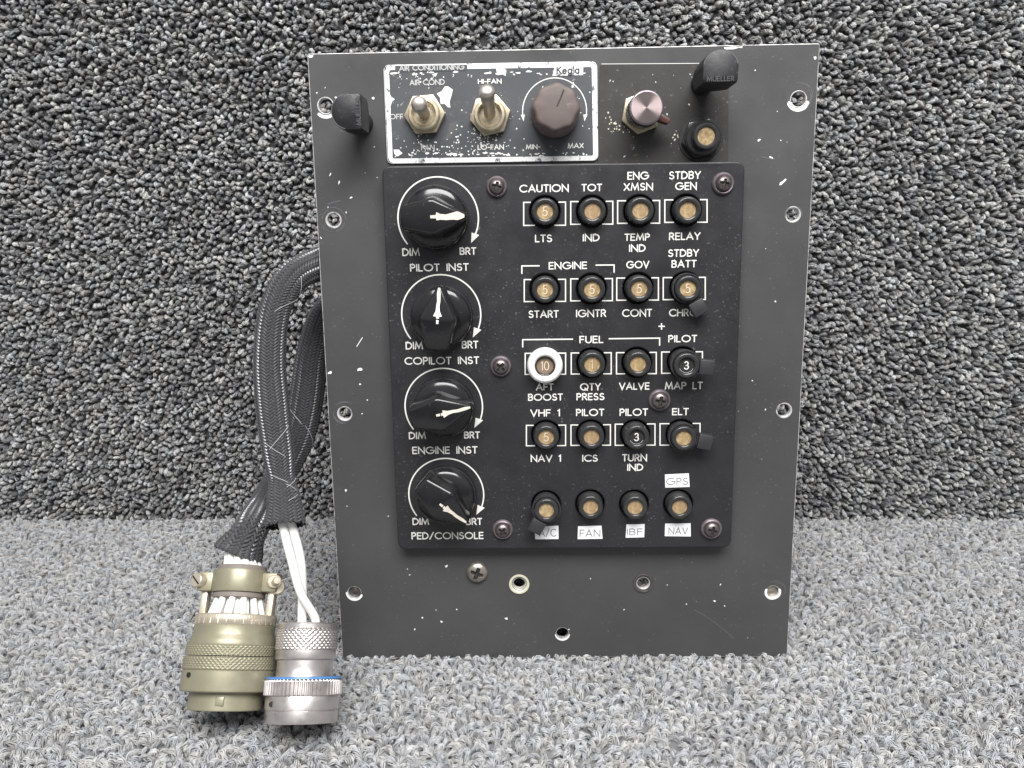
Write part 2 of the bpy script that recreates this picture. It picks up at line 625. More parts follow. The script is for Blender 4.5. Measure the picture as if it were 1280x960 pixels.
G = {
    'A': (.78, [[(0, 0), (.39, 1), (.78, 0)], [(.14, .32), (.64, .32)]]),
    'B': (.54, [[(0, 0), (0, 1), (.27, 1)] + arc(.27, .76, .24, .24, 90, -90) + [(0, .52)], [(.27, .52)] + arc(.28, .26, .26, .26, 90, -90) + [(0, 0)]]),
    'C': (.84, [arc(.5, .5, .5, .5, 48, 312, 22)]),
    'D': (.70, [[(0, 0), (0, 1), (.2, 1)] + arc(.2, .5, .5, .5, 90, -90, 18) + [(0, 0)]]),
    'E': (.48, [[(.48, 1), (0, 1), (0, 0), (.48, 0)], [(0, .52), (.44, .52)]]),
    'F': (.46, [[(.46, 1), (0, 1), (0, 0)], [(0, .52), (.42, .52)]]),
    'G': (.98, [arc(.5, .5, .5, .5, 46, 360, 26) + [(.56, .5)]]),
    'H': (.66, [[(0, 0), (0, 1)], [(.66, 0), (.66, 1)], [(0, .52), (.66, .52)]]),
    'I': (.0, [[(0, 0), (0, 1)]]),
    'K': (.6, [[(0, 0), (0, 1)], [(.56, 1), (.02, .48)], [(.16, .6), (.6, 0)]]),
    'L': (.42, [[(0, 1), (0, 0), (.42, 0)]]),
    'M': (.92, [[(0, 0), (.13, 1), (.46, .12), (.79, 1), (.92, 0)]]),
    'N': (.72, [[(0, 0), (0, 1), (.72, 0), (.72, 1)]]),
    'O': (1.0, [arc(.5, .5, .5, .5, 90, 450, 30)]),
    'P': (.5, [[(0, 0), (0, 1), (.24, 1)] + arc(.24, .74, .26, .26, 90, -90) + [(0, .48)]]),
    'Q': (1.0, [arc(.5, .5, .5, .5, 90, 450, 30), [(.58, .3), (.92, -.04)]]),
    'R': (.54, [[(0, 0), (0, 1), (.24, 1)] + arc(.24, .74, .26, .26, 90, -90) + [(0, .48)], [(.26, .47), (.54, 0)]]),
    'S': (.54, [arc(.27, .755, .225, .245, 35, 270) + arc(.27, .255, .265, .255, 85, -150)]),
    'T': (.54, [[(0, 1), (.54, 1)], [(.27, 1), (.27, 0)]]),
    'U': (.62, [[(0, 1), (0, .31)] + arc(.31, .31, .31, .31, 180, 360) + [(.62, 1)]]),
    'V': (.74, [[(0, 1), (.37, 0), (.74, 1)]]),
    'W': (1.1, [[(0, 1), (.27, 0), (.55, .9), (.83, 0), (1.1, 1)]]),
    'X': (.64, [[(0, 0), (.64, 1)], [(0, 1), (.64, 0)]]),
    'Y': (.64, [[(0, 1), (.32, .45), (.64, 1)], [(.32, .45), (.32, 0)]]),
    '0': (.6, [arc(.3, .5, .3, .5, 90, 450, 24)]),
    '1': (.2, [[(0, .84), (.17, 1), (.17, 0)]]),
    '3': (.54, [arc(.26, .75, .23, .25, 155, -90) + arc(.26, .26, .28, .26, 85, -155)]),
    '5': (.54, [[(.5, 1), (.12, 1), (.06, .52)] + arc(.25, .31, .29, .31, 118, -145)]),
    '/': (.5, [[(0, -.05), (.5, 1.05)]]),
    '-': (.34, [[(0, .42), (.34, .42)]]),
    "'": (.06, [[(.03, 1), (0, .75)]]),
    'e': (.56, [[(.03, .34), (.54, .34)] + arc(.28, .31, .27, .31, 8, 320, 16)]),
    'g': (.54, [arc(.26, .32, .26, .32, 0, 360, 16), [(.52, .62), (.52, -.05)] + arc(.27, -.05, .25, .22, 0, -150, 8)]),
    'a': (.54, [arc(.26, .32, .26, .32, 0, 360, 16), [(.52, .64), (.52, 0)]]),
}


def lettering(text, x0, x1, yb, h, w, z, gap=.24, space=.62, mb=None, mat=None, mi=0, drop=None):
    """lay text between x0 and x1 with its baseline on yb; each stroke a hair above the last"""
    x = 0
    items = []
    for ch in text:
        if ch == ' ':
            x += space - gap
            continue
        gw, st = G[ch]
        items.append((x, st))
        x += gw + gap
    total = x - gap
    sx = (x1 - x0 - w) / total if total > 0 else h
    if total <= 0:
        x0 = (x0 + x1) / 2
        sx = h
    mb = mb or MB()
    k = 0
    rnd = random.Random(text)
    for ox, st in items:
        for line in st:
            pts = [(x0 + w / 2 + (ox + px) * sx, yb + w / 2 + py * (h - w)) for px, py in line]
            if drop and rnd.random() < drop and len(pts) > 1:
                pts = pts[:max(2, int(len(pts) * .7))]
            closed = len(line) > 4 and (Vector(pts[0]) - Vector(pts[-1])).length < 1e-7
            mb.ribbon(pts, w, z + k * 4e-6, closed, mi, mat)
            k += 1
    return mb


# ------------------------------------------------------------------ the carpeted floor and wall
def pile(name, us, vs, K, S, span, height, yarn, strand, seed, to_world, mat, parent, tilt, fuzz=0.0, sides=4):
    """loops of twisted yarn: every loop an arch of K strands"""
    g = np.random.default_rng(seed)
    n = len(us)
    th = g.uniform(0, 2 * PI, n)
    sp = span * g.uniform(.65, 1.35, n)
    hh = height * g.uniform(.72, 1.18, n)
    lean = g.normal(0, .28, (n, 2)) + np.array(tilt)
    ph = g.uniform(0, 2 * PI, n)
    tone = g.normal(.5, .15, n)
    tw = g.uniform(1.5, 3.2, n) * g.choice([-1, 1], n)
    d = np.stack([np.cos(th), np.sin(th), np.zeros(n)], 1)
    b = np.stack([-np.sin(th), np.cos(th), np.zeros(n)], 1)
    base = np.stack([us, vs, np.zeros(n)], 1)
    t = np.linspace(0.02, .98, S)
    out, tones = [], []
    for k in range(K):
        rad = strand * g.uniform(.8, 1.2, n)
        off = yarn * g.uniform(.75, 1.25, n)
        jit = g.normal(0, fuzz, (n, S))
        st = tone + g.normal(0, .10, n)
        ring = np.zeros((n, S, sides, 3), np.float32)
        for i, ti in enumerate(t):
            al = (ti - .5) * sp * (1 + .35 * math.sin(PI * ti))
            z = hh * math.sin(PI * ti) ** .62
            da = sp
            dz = hh * .62 * PI * math.cos(PI * ti) * max(math.sin(PI * ti), .08) ** -.38
            ln = np.sqrt(da ** 2 + dz ** 2)
            nx, nz = -dz / ln, da / ln
            c = base + d * al[:, None]
            c[:, 2] += z
            c[:, :2] += lean * z[:, None]
            nv = d * nx[:, None]
            nv[:, 2] += nz
            f = ph + 2 * PI * k / K + tw * ti * 2
            c = c + b * (off * np.cos(f) + jit[:, i])[:, None] + nv * (off * np.sin(f) + np.abs(jit[:, i]) * .8)[:, None]
            for s_ in range(sides):
                a = 2 * PI * s_ / sides + .4
                ring[:, i, s_] = c + b * (rad * math.cos(a))[:, None] + nv * (rad * math.sin(a))[:, None]
        out.append(ring)
        tones.append(np.repeat(st[:, None], S * sides, 1))
    ring = np.stack(out, 1).reshape(-1, S, sides, 3)
    tones = np.stack(tones, 1).reshape(-1).astype(np.float32)
    q = ring.shape[0]
    co = to_world(ring.reshape(-1, 3)).astype(np.float32)
    o = (np.arange(q) * S * sides)[:, None, None]
    i = np.arange(S - 1)[None, :, None]
    s_ = np.arange(sides)[None, None, :]
    s2 = (s_ + 1) % sides
    quads = np.stack([o + i * sides + s_, o + i * sides + s2, o + (i + 1) * sides + s2, o + (i + 1) * sides + s_], -1).reshape(-1, 4)
    me = bpy.data.meshes.new(name)
    me.vertices.add(len(co))
    me.vertices.foreach_set('co', co.ravel())
    me.loops.add(quads.size)
    me.loops.foreach_set('vertex_index', quads.ravel().astype(np.int32))
    me.polygons.add(len(quads))
    me.polygons.foreach_set('loop_start', (np.arange(len(quads)) * 4).astype(np.int32))
    me.polygons.foreach_set('use_smooth', np.ones(len(quads), bool))
    me.update(calc_edges=True)
    at = me.attributes.new('yarn', 'FLOAT', 'POINT')
    at.data.foreach_set('value', tones)
    me.materials.append(mat)
    o = put(name, me, parent)
    o['kind'] = 'stuff'
    return o


def grid(u0, u1, v0, v1, pitch, seed):
    g = np.random.default_rng(seed)
    nu, nv = int((u1 - u0) / pitch), int((v1 - v0) / (pitch * .9))
    u, v = np.meshgrid(np.arange(nu), np.arange(nv))
    u = u0 + (u + .5 * (v % 2)) * pitch
    v = v0 + v * pitch * .9
    u = u + g.normal(0, pitch * .2, u.shape)
    v = v + g.normal(0, pitch * .2, v.shape)
    return u.ravel(), v.ravel()


def in_frame(x, y, z, marg=40):
    d = np.stack([x - CAM.x, y - CAM.y, z - CAM.z], 1)
    w = d @ np.array(fw)
    px = 640 + FOC * (d @ np.array(rt)) / np.maximum(w, .02)
    py = 480 - FOC * (d @ np.array(up)) / np.maximum(w, .02)
    return (w > .05) & (px > -marg) & (px < 1280 + marg) & (py > -marg) & (py < 960 + marg)


PILE = 0.0046
mb = MB()
mb.box((0, -0.10, -PILE - .002), (1.0, 0.56, .008))
floor = mb.build('floor', M['floor_backing'])
floor['kind'] = 'structure'
floor['label'] = 'light grey loop pile carpet the control panel stands on'
mb = MB()
mb.box((0, WALL_Y + PILE + .003, .20), (1.2, .008, .46), rot=Matrix.Rotation(math.atan(WALL_K), 4, 'Z'))
wall = mb.build('wall', M['backing'])
wall['kind'] = 'structure'
wall['label'] = 'dark grey loop pile carpet standing upright behind the control panel'

fu, fv = grid(-.46, .46, -.34, WALL_Y + .006, .0027, 11)
keep = in_frame(fu, fv, np.zeros_like(fu))


def floor_w(a):
    a = a.copy()
    a[:, 2] -= PILE
    return a


def wall_w(a):
    return np.stack([a[:, 0], WALL_Y + WALL_K * a[:, 0] + PILE - a[:, 2], a[:, 1]], 1)


pile('carpet_pile', fu[keep], fv[keep], 7, 8, .0026, .0041, .00072, .00027, 1, floor_w, M['floor_yarn'], floor, (.05, -.25), .00016)
pile('carpet_pile', fu[~keep], fv[~keep], 2, 6, .0034, .0046, .0006, .0008, 2, floor_w, M['floor_yarn'], floor, (.05, -.25), .0001)
wu, wv = grid(-.56, .56, -.002, .40, .0028, 12)
keep = in_frame(wu, np.full_like(wu, WALL_Y), wv)
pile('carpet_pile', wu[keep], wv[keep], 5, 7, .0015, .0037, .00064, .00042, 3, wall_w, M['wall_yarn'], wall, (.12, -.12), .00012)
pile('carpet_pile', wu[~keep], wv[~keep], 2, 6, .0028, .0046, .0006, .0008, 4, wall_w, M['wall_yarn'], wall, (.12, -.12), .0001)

# ------------------------------------------------------------------ the control panel
panel = bpy.data.objects.new('control_panel', None)
C.objects.link(panel)
panel.matrix_world = PANEL_M
panel['label'] = 'worn dark grey cockpit control panel with four black knobs, standing on the carpet'
panel['category'] = 'control panel'

MM = .001
TH = .0030
corners = [P(428, 823), P(984, 821), P(1025, 54), P(384, 67)]
SMALL_HOLES = [(407, 132, 9), (998, 124, 9), (417, 275, 8), (991, 268, 8), (431, 517, 7.6), (980, 513, 8),
               (443, 741, 8), (966, 740, 8), (703, 792, 7.6), (649, 730, 7.5), (804, 729, 7.5)]
PX = .000306                                    # metres of panel face per photo pixel, near its middle


def pxs(px, py, h=0.0):
    a, b = P(px - 5, py, h), P(px + 5, py, h)
    return (b - a).length / 10


holes = [(*P(x, y)[:2], r * pxs(x, y)) for x, y, r in SMALL_HOLES]
mount = plate('mounting_plate', rounded(corners, .0009, 3), holes, -TH, 0, .00028, (M['grey_paint'], M['worn_edge']), panel)

# scratches, chips and scrapes that belong to the plate's own skin
mb = MB()
rnd = random.Random(5)


def chip(mb, px, py, r, z, mi=0, h=0.0, stretch=1.0, ang=0.0, n=9):
    c = P(px, py, h)
    s = pxs(px, py, h)
    pts = []
    for k in range(n):
        a = 2 * PI * k / n
        q = r * s * rnd.uniform(.45, 1.25)
        x, y = q * math.cos(a) * stretch, q * math.sin(a)
        pts.append((c.x + x * math.cos(ang) - y * math.sin(ang), c.y + x * math.sin(ang) + y * math.cos(ang)))
    mb.poly(pts, z, mi)


for x, y, r, st, an in [(450, 462, 2.5, 1.6, .3), (978, 228, 3.0, 2.6, .6), (558, 708, 2.6, 1, 0), (552, 777, 1.8, 1, 0), (571, 762, 1.3, 1, 0),
                        (633, 773, 2.2, 1.5, 0), (528, 772, 1.5, 1.4, 0), (432, 613, 2.2, 1, .8), (412, 466, 2.4, 1.4, .4), (450, 480, 1.6, 1, 0),
                        (738, 723, 1.2, 1, 0), (780, 762, 1.2, 1, 0), (858, 755, 1.2, 1, 0), (893, 751, 1.5, 1.5, 0), (420, 122, 1.6, 1.5, 0),
                        (466, 123, 2.0, 1.2, .4), (424, 228, 1.3, 2.6, 1.2), (413, 218, 1.2, 2.5, 1.0), (439, 247, 1.3, 2, .5), (949, 175, 1.6, 1.7, .5),
                        (944, 88, 1.2, 1, 0), (964, 197, 1.5, 2.5, -.5), (395, 760, 1.4, 1, 0), (459, 500, 1.2, 1.4, 1.2), (396, 116, 1.6, 1, 0),
                        (389, 70, 2.2, 2.4, 0), (914, 59.5, 2.2, 6, 0.02), (924, 58.8, 1.5, 4, 0), (1019, 72, 2.5, 1, 0)]:
    chip(mb, x, y, r * .8, .00006, 0, 0, st, an)
for k in range(150):
    x, y = rnd.uniform(395, 1005), rnd.uniform(75, 805)
    chip(mb, x, y, rnd.uniform(.4, 1.0), .00005 + k * 1e-7, rnd.choice((0, 1, 1)), 0, rnd.uniform(1, 2.5), rnd.uniform(0, 3), 6)


def scratch(mb, pts, wpx, z, mi=1, h=0.0):
    q = [P(x, y, h) for x, y in pts]
    mb.ribbon([(p.x, p.y) for p in spline([(p.x, p.y, 0) for p in q], 14)], wpx * PX, z, False, mi)


scratch(mb, [(868, 762), (885, 772), (900, 783), (918, 798)], .7, .00007)
scratch(mb, [(446, 433), (453, 422)], .9, .00007, 0)
scratch(mb, [(410, 255), (420, 252), (425, 251)], 1.2, .00007)
scratch(mb, [(952, 196), (960, 198), (968, 199)], 1.0, .00007)
scratch(mb, [(1004, 560), (1000, 640), (997, 690)], .6, .00007)
# paint worn off in crescents round the bolt holes
for x, y, r, a0, a1, w in [(998, 124, 12, 205, 335, 6), (407, 132, 13.5, 230, 300, 4), (417, 275, 9.6, 0, 360, 1.1), (991, 268, 9.6, 0, 360, 1.4),
                           (431, 517, 9.0, 0, 360, 1.4), (980, 513, 9.6, 0, 360, 1.1), (443, 741, 9.4, 180, 340, 2.6), (966, 740, 8.8, 160, 380, 3.0),
                           (407, 132, 10, 0, 360, 1.2), (998, 124, 10.2, 0, 360, 1.2), (703, 792, 8.8, 190, 350, 1.4)]:
    c, s = P(x, y), pxs(x, y)
    pts = [(c.x + r * s * math.cos(R(a0 + (a1 - a0) * i / 24)), c.y + r * s * math.sin(R(a0 + (a1 - a0) * i / 24))) for i in range(25)]
    full = a1 - a0 == 360
    mb.ribbon(pts, w * s * (.8 if full else 1), .00008, full, 2 if full else 0)
for x, y, r in [(417, 275, 15), (998, 121, 17), (431, 517, 15), (991, 268, 12), (966, 738, 15)]:
    c, s = P(x, y), pxs(x, y)
    for j in range(5):
        a0 = rnd.uniform(0, 360)
        rr = r * rnd.uniform(.75, 1.05)
        pts = [(c.x + rr * s * math.cos(R(a0 + 60 * i / 8)), c.y + rr * s * math.sin(R(a0 + 60 * i / 8))) for i in range(9)]
        mb.ribbon(pts, rnd.uniform(.5, 1.0) * s, .00009 + j * 4e-6, False, 1)
absorb(mount, mb.build('paint_wear', [M['white_chip'], M['grey_ink'], M['worn_edge']], mount, smooth=False))

# plain metal housing behind the plate
mb = MB()
a, b = P(478, 700), P(925, 90)
mb.box(((a.x + b.x) / 2, (a.y + b.y) / 2 - .006, -TH - .042), (b.x - a.x, b.y - a.y, .0835), .0015)
mb.build('rear_housing', M['sheet_metal'], panel)

# dark unused plate at the upper right
bl = plate('blanking_plate', rounded([P(747, 207, .0004), P(910, 205, .0004), P(911, 79, .0004), P(750, 80, .0004)], .0008, 3), [], .00005, .00040, .0001,
           (M['dark_paint'], M['grey_plastic']), panel)
mb = MB()
p, q = P(752, 80, .0004), P(880, 79.2, .0004)
mb.ribbon([(p.x, p.y), (q.x, q.y)], .9 * PX, .00046, False, 0)
for k in range(60):
    chip(mb, rnd.uniform(755, 905), rnd.uniform(85, 200), rnd.uniform(.4, 1.1), .00044 + k * 2e-7, rnd.choice((1, 1, 0)), .0004, rnd.uniform(1, 2.2), rnd.uniform(0, 3), 6)
for cx, cy in ((778, 150), (862, 175), (886, 200)):
    for k in range(26):
        an, rr = rnd.uniform(2.0, 5.2), rnd.gauss(16, 5)
        chip(mb, cx + rr * math.cos(an), cy - rr * math.sin(an) * .8, rnd.uniform(.5, 1.2), .00045 + k * 2e-7, 2, .0004, 1.4, rnd.uniform(0, 3), 6)
absorb(bl, mb.build('paint_wear', [M['lint'], M['grey_ink'], M['cream_washer']], bl, smooth=False))

# ------------------------------------------------------------------ lighting plate (black, with the captions)
FACE = .0065
lp_c = [P(497.5, 687, FACE), P(914, 684.5, FACE), P(931.5, 201.5, FACE), P(477, 207.5, FACE)]
BRK = []          # (hole px, text on the dial, dial material, height of the cap over the face, tab px or None)
rows = [
    [((681, 264.6), '5', 'amber', 4.6, None), ((739.7, 264.2), '', 'amber', 4.6, None), ((798.8, 263.5), '', 'amber', 4.8, None), ((857.5, 262.8), '', 'amber', 4.6, None)],
    [((681, 361.2), '5', 'amber', 4.6, None), ((739.2, 360.8), '5', 'amber', 4.6, None), ((797.6, 360), '5', 'amber', 4.6, None), ((856.4, 359.3), '5', 'amber', 6.4, (872, 384, 15))],
    [((681, 455.5), '10', 'brown_dial', 4.6, 'collar'), ((739.3, 453.6), '1', 'amber', 4.6, None), ((796, 453), '', 'amber', 4.6, None), ((852.8, 452.3), '3', 'black_plastic', 9.5, (882, 458, 38))],
    [((682.5, 543.6), '5', 'amber', 4.6, None), ((738.5, 543.2), '', 'amber', 4.6, None), ((793.8, 542.8), '3', 'black_plastic', 5.5, None), ((851, 542.6), '', 'amber', 7.2, (880, 551, 32))],
    [((682.6, 631), '', 'amber', 7.4, (671, 656, -35)), ((737.5, 630), '', 'amber', 4.6, None), ((792.5, 630.3), '', 'amber', 4.6, None), ((847.6, 629.8), '', 'amber', 4.6, None)],
]
HOLE_R = [19.7, 19.2, 18.6, 18.4, 18.2]
lp_holes = []
for ri, row in enumerate(rows):
    for bk in row:
        c = P(*bk[0], FACE)
        lp_holes.append((c.x, c.y, .0059))
light_plate = plate('lighting_plate', rounded(lp_c, .0036, 7), lp_holes, .0003, FACE, .0006, (M['black_plate'], M['black_plate']), panel)


def strokes(name, text, x0, x1, y0, y1, parent=light_plate, mat='white_ink', w=1.5, h=FACE, gap=.24, space=.62, lift=.00006, drop=None):
    yc = (y0 + y1) / 2
    a, b = P(x0, yc, h), P(x1, yc, h)
    s = pxs((x0 + x1) / 2, yc, h)
    hh = (y1 - y0) * (P((x0 + x1) / 2, yc - 5, h) - P((x0 + x1) / 2, yc + 5, h)).length / 10
    c = (a + b) / 2
    mb = lettering(text, a.x - c.x, b.x - c.x, -hh / 2, hh, w * s, 0, gap, space, drop=drop)
    return mb.build(name, M[mat], parent, (c.x, c.y, h + lift), smooth=False)


CAPS = [
    ('DIM', 502.8, 524.7, 310.3, 320), ('BRT', 574.5, 595.3, 309.2, 318.5), ('PILOT  INST', 512.5, 586, 329.4, 339),
    ('DIM', 507, 528.8, 427.2, 436.8), ('BRT', 577.2, 598, 426, 435.6), ('COPILOT  INST', 505.6, 599, 446, 455.5),
    ('DIM', 511, 532.5, 540, 549), ('BRT', 580, 600, 539.3, 548.2), ('ENGINE  INST', 515.3, 597, 558, 567.3),
    ('DIM', 515.6, 536.4, 647.4, 656.2), ('BRT', 582.5, 602.8, 647.4, 656.2), ('PED/CONSOLE', 514.3, 604.4, 665, 674),
    ('CAUTION', 649.2, 710.9, 230.5, 240.3), ('TOT', 726.8, 752.6, 229.8, 239.2), ('ENG', 784.2, 811.2, 214.6, 224.6), ('XMSN', 779.5, 816.3, 228.6, 238.3),
    ('STDBY', 836.2, 876, 214, 224), ('GEN', 844, 871, 227.7, 237.5),
    ('LTS', 668.7, 690.2, 293.2, 302.8), ('IND', 728.4, 749.5, 292.3, 301.7), ('TEMP', 780.5, 812.3, 291.8, 301), ('IND', 786.3, 807, 305.5, 314.8),
    ('RELAY', 836.2, 875.6, 290.5, 300),
    ('ENGINE', 685.8, 733.8, 327.2, 336.6), ('GOV', 782.8, 811.6, 326, 335.5), ('STDBY', 835, 873.7, 311.5, 321), ('BATT', 839.3, 870.7, 325, 334.5),
    ('START', 660.5, 698.4, 387.9, 397.3), ('IGNTR', 720, 757.7, 386.8, 396.4), ('CONT', 777.6, 815, 386.3, 396), ('CHRG', 836.2, 872.4, 386, 395.5),
    ('FUEL', 724.2, 754.2, 419.7, 429), ('PILOT', 835.3, 871.4, 418.7, 427.8),
    ('AFT', 669.8, 692, 479.2, 488.1), ('BOOST', 660, 703.6, 492, 500.9), ('QTY', 725, 751, 478.8, 488.2), ('PRESS', 720.5, 755.6, 491.3, 500.3),
    ('VALVE', 773.7, 811.9, 478, 487.2), ('MAP  LT', 831, 878.4, 477.3, 486.7),
    ('VHF  1', 662.8, 700.3, 511.6, 520.7), ('PILOT', 720, 755.4, 511, 520), ('PILOT', 774.4, 810, 510.6, 519.8), ('ELT', 840, 861, 510, 519),
    ('NAV  1', 663.3, 701.5, 568.5, 577.3), ('ICS', 727.7, 747.2, 568.2, 577.1), ('TURN', 777.6, 808.8, 567.5, 576.7), ('IND', 784, 804, 579.7, 588.5),
]
for t, x0, x1, y0, y1 in CAPS:
    o = strokes('caption', t, x0, x1, y0, y1, space=.6)
    o['label'] = 'white caption reading ' + ' '.join(t.split())


def line_part(name, lines, wpx=1.6, h=FACE, parent=light_plate, mat='white_ink', tri=()):
    mb = MB()
    for k, ln in enumerate(lines):
        mb.ribbon(ln, wpx * PX, h + .00006 + k * 4e-6, False, 0, None, False)
    for t in tri:
        mb.poly(t, h + .00010)
    return mb.build(name, M[mat], parent, smooth=False)


def pp(*pts, h=FACE):
    return [tuple(P(x, y, h)[:2]) for x, y in pts]


line_part('caption_bracket', [pp((652.3, 342.3), (652.3, 332.4), (674.5, 332.2))])
line_part('caption_bracket', [pp((744.4, 331.4), (767.6, 331.2), (767.6, 340.8))])
line_part('caption_bracket', [pp((653.4, 434.2), (653.4, 424.6), (716.2, 423.9))])
line_part('caption_bracket', [pp((760.8, 423.4), (824.5, 422.6), (824.5, 432))])
line_part('plus_mark', [pp((823, 407.9), (831, 407.9)), pp((826.9, 404), (826.9, 412))])
BOX = [[(654.6, 253, 706.9, 281.8), (713.4, 252, 766, 280.4), (772, 251, 824.5, 279.2), (831, 249.9, 883.8, 278)],
       [(655.3, 349.5, 706.9, 377), (713.4, 348.6, 765.5, 376.1), (770.9, 347.6, 823, 375.3), (829, 347, 881.5, 374.6)],
       [(656.5, 441.7, 707, 468), (714, 441.2, 764, 467.5), (770.6, 440.8, 820.3, 467.3), (827, 440, 878, 466.6)],
       [(658, 531.7, 707, 557.2), (713.7, 531.2, 763, 556.7), (769, 530.2, 818.7, 556.6), (825, 529.6, 875, 556.4)]]
for ri, row in enumerate(BOX):
    for ci, (x0, y0, x1, y1) in enumerate(row):
        hc = P(*rows[ri][ci][0], FACE)
        hr = .0062
        lines = []
        a, b, c, d = pp((x0, y0), (x1, y0 - .4), (x1, y1 - .3), (x0, y1))
        def cut(p, q):
            """the piece of the stroke p-q on p's side of the breaker hole"""
            p, q = Vector(p), Vector(q)
            n = 60
            last = p
            for i in range(n + 1):
                v = p.lerp(q, i / n)
                if (v - hc.to_2d()).length < hr:
                    break
                last = v
            return tuple(last)
        lines.append([cut(a, b), a, d, cut(d, c)])
        lines.append([cut(b, a), b, c, cut(c, d)])
        line_part('caption_frame', lines, 1.5)

# ------------------------------------------------------------------ the four knobs
KN = [  # skirt centre px, arc centre px, arc radius px, arc start px, arrow tip and base px, pointer angle, paint
    ((546.0, 272), (547.7, 273.0), 50.3, (509, 305), [(588.8, 303.8), (589.5, 290.6), (599, 293.8)], 1, 'wide'),
    ((552.3, 394.5), (551.5, 393.2), 49.4, (513.4, 422.7), [(591, 421.9), (592.3, 409), (601.7, 412.3)], 86, 'crisp'),
    ((555.0, 507.5), (554.7, 508.2), 48.4, (517.6, 535.6), [(593, 534.8), (594.5, 522), (604, 525.3)], 11, 'worn'),
    ((558.2, 616.5), (557.8, 618.2), 46.8, (521.6, 643.6), [(595.5, 643.3), (597, 631), (606, 634.7)], -41, 'worn'),
]
KR = .0121


def make_knob(c, ang, paint):
    ctr = P(*c, FACE)
    mb = MB()
    prof = [(KR * .985, .0004), (KR, .0009), (KR, .0022), (KR * .99, .0034), (KR * .975, .0044), (KR * .945, .0052), (KR * .90, .0059), (KR * .84, .0064), (KR * .72, .0069),
            (KR * .5, .0075), (KR * .25, .0079), (KR * .1, .0080)]
    mb.lathe(prof, 72)
    body = mb.build('dimmer_knob', M['gloss_black'], panel, (ctr.x, ctr.y, FACE), (0, 0, R(ang)), angle=50)
    mb = MB()
    pts = [(.0122, -.0010), (.0126, 0), (.0122, .0010), (.0006, .0064), (-.0010, .0064), (-.0118, .0040), (-.0122, 0), (-.0118, -.0040), (-.0010, -.0064), (.0006, -.0064)]
    b = bmesh.new()
    n = len(pts)
    top = .0156

    def zf(x):
        return top - .22 * max(0, x - .0006) - .17 * max(0, -.0010 - x)
    lo = [b.verts.new((x * (1.0 if abs(x) > .01 else 1.1), y * 1.22, .0030 if abs(x) > .01 else .0062)) for x, y in pts]
    hi = [b.verts.new((x * .985, y, zf(x))) for x, y in pts]
    b.faces.new(list(reversed(lo)))
    for q in ((0, 1, 2, 3, 9), (3, 4, 8, 9), (4, 5, 6, 7, 8)):
        b.faces.new([hi[k] for k in q])
    for i in range(n):
        j = (i + 1) % n
        b.faces.new((lo[i], lo[j], hi[j], hi[i]))
    bmesh.ops.bevel(b, geom=[e for e in b.edges if not (e.verts[0] in lo and e.verts[1] in lo) and not ({e.verts[0], e.verts[1]} in ({hi[3], hi[9]}, {hi[4], hi[8]}))], offset=.0013, segments=5, profile=.5, affect='EDGES')
    bmesh.ops.triangulate(b, faces=[f for f in b.faces if len(f.verts) > 4])
    mb.bm(b)
    mb.build('grip', M['gloss_black'], body, angle=40)
    # the painted pointer lies along the grip
    mb = MB()

    def zt(x):
        return zf(x) + .00012

    def strip(line):
        vs, fs = [], []
        for x, w0, w1 in line:
            vs += [(x, w0, zt(x)), (x, w1, zt(x))]
        for i in range(len(line) - 1):
            fs.append((2 * i, 2 * i + 2, 2 * i + 3, 2 * i + 1))
        mb.add(vs, fs)
    if paint == 'wide':
        strip([(-.0006, -.0005, .0005), (.0014, -.0006, .0006), (.0016, -.0013, .0016), (.0030, -.0011, .0009), (.0050, -.0013, .0007), (.0075, -.0012, .0013),
               (.0090, -.0014, .0017), (.0104, -.0010, .0011), (.0115, -.0005, .0005)])
    else:
        k = 1.25 if paint == 'crisp' else 1.15
        strip([(-.0012 * k, -.0004, .0004), (.0012, -.0006, .0005), (.0013, -.0013 * k, .0013 * k), (.0032, -.0007, .0008), (.0050, -.0005, .0007), (.0068, -.0007, .0005),
               (.0095, -.0006, .0007), (.0116, -.0003, .0004)])
    mb.build('pointer_mark', M['white_ink' if paint == 'crisp' else 'worn_white'], body, smooth=False)
    return body


for c, ac, ar, st, arrow, ang, paint in KN:
    make_knob(c, ang, paint)
    s = pxs(*ac, FACE)
    o = P(*ac, FACE)
    p = P(*st, FACE)
    e = P((arrow[1][0] + arrow[2][0]) / 2, (arrow[1][1] + arrow[2][1]) / 2, FACE)
    a0 = math.atan2(p.y - o.y, p.x - o.x) % (2 * PI)
    a1 = math.atan2(e.y - o.y, e.x - o.x)
    rr = ar * s
    pts = [(o.x + rr * math.cos(a0 + (a1 - a0) * i / 60), o.y + rr * math.sin(a0 + (a1 - a0) * i / 60)) for i in range(61)]
    mb = MB()
    mb.ribbon(pts, 1.7 * PX, FACE + .00006)
    mb.poly(pp(*arrow), FACE + .00007)
    mb.build('dial_arc', M['white_ink'], light_plate, smooth=False)

# ------------------------------------------------------------------ circuit breakers


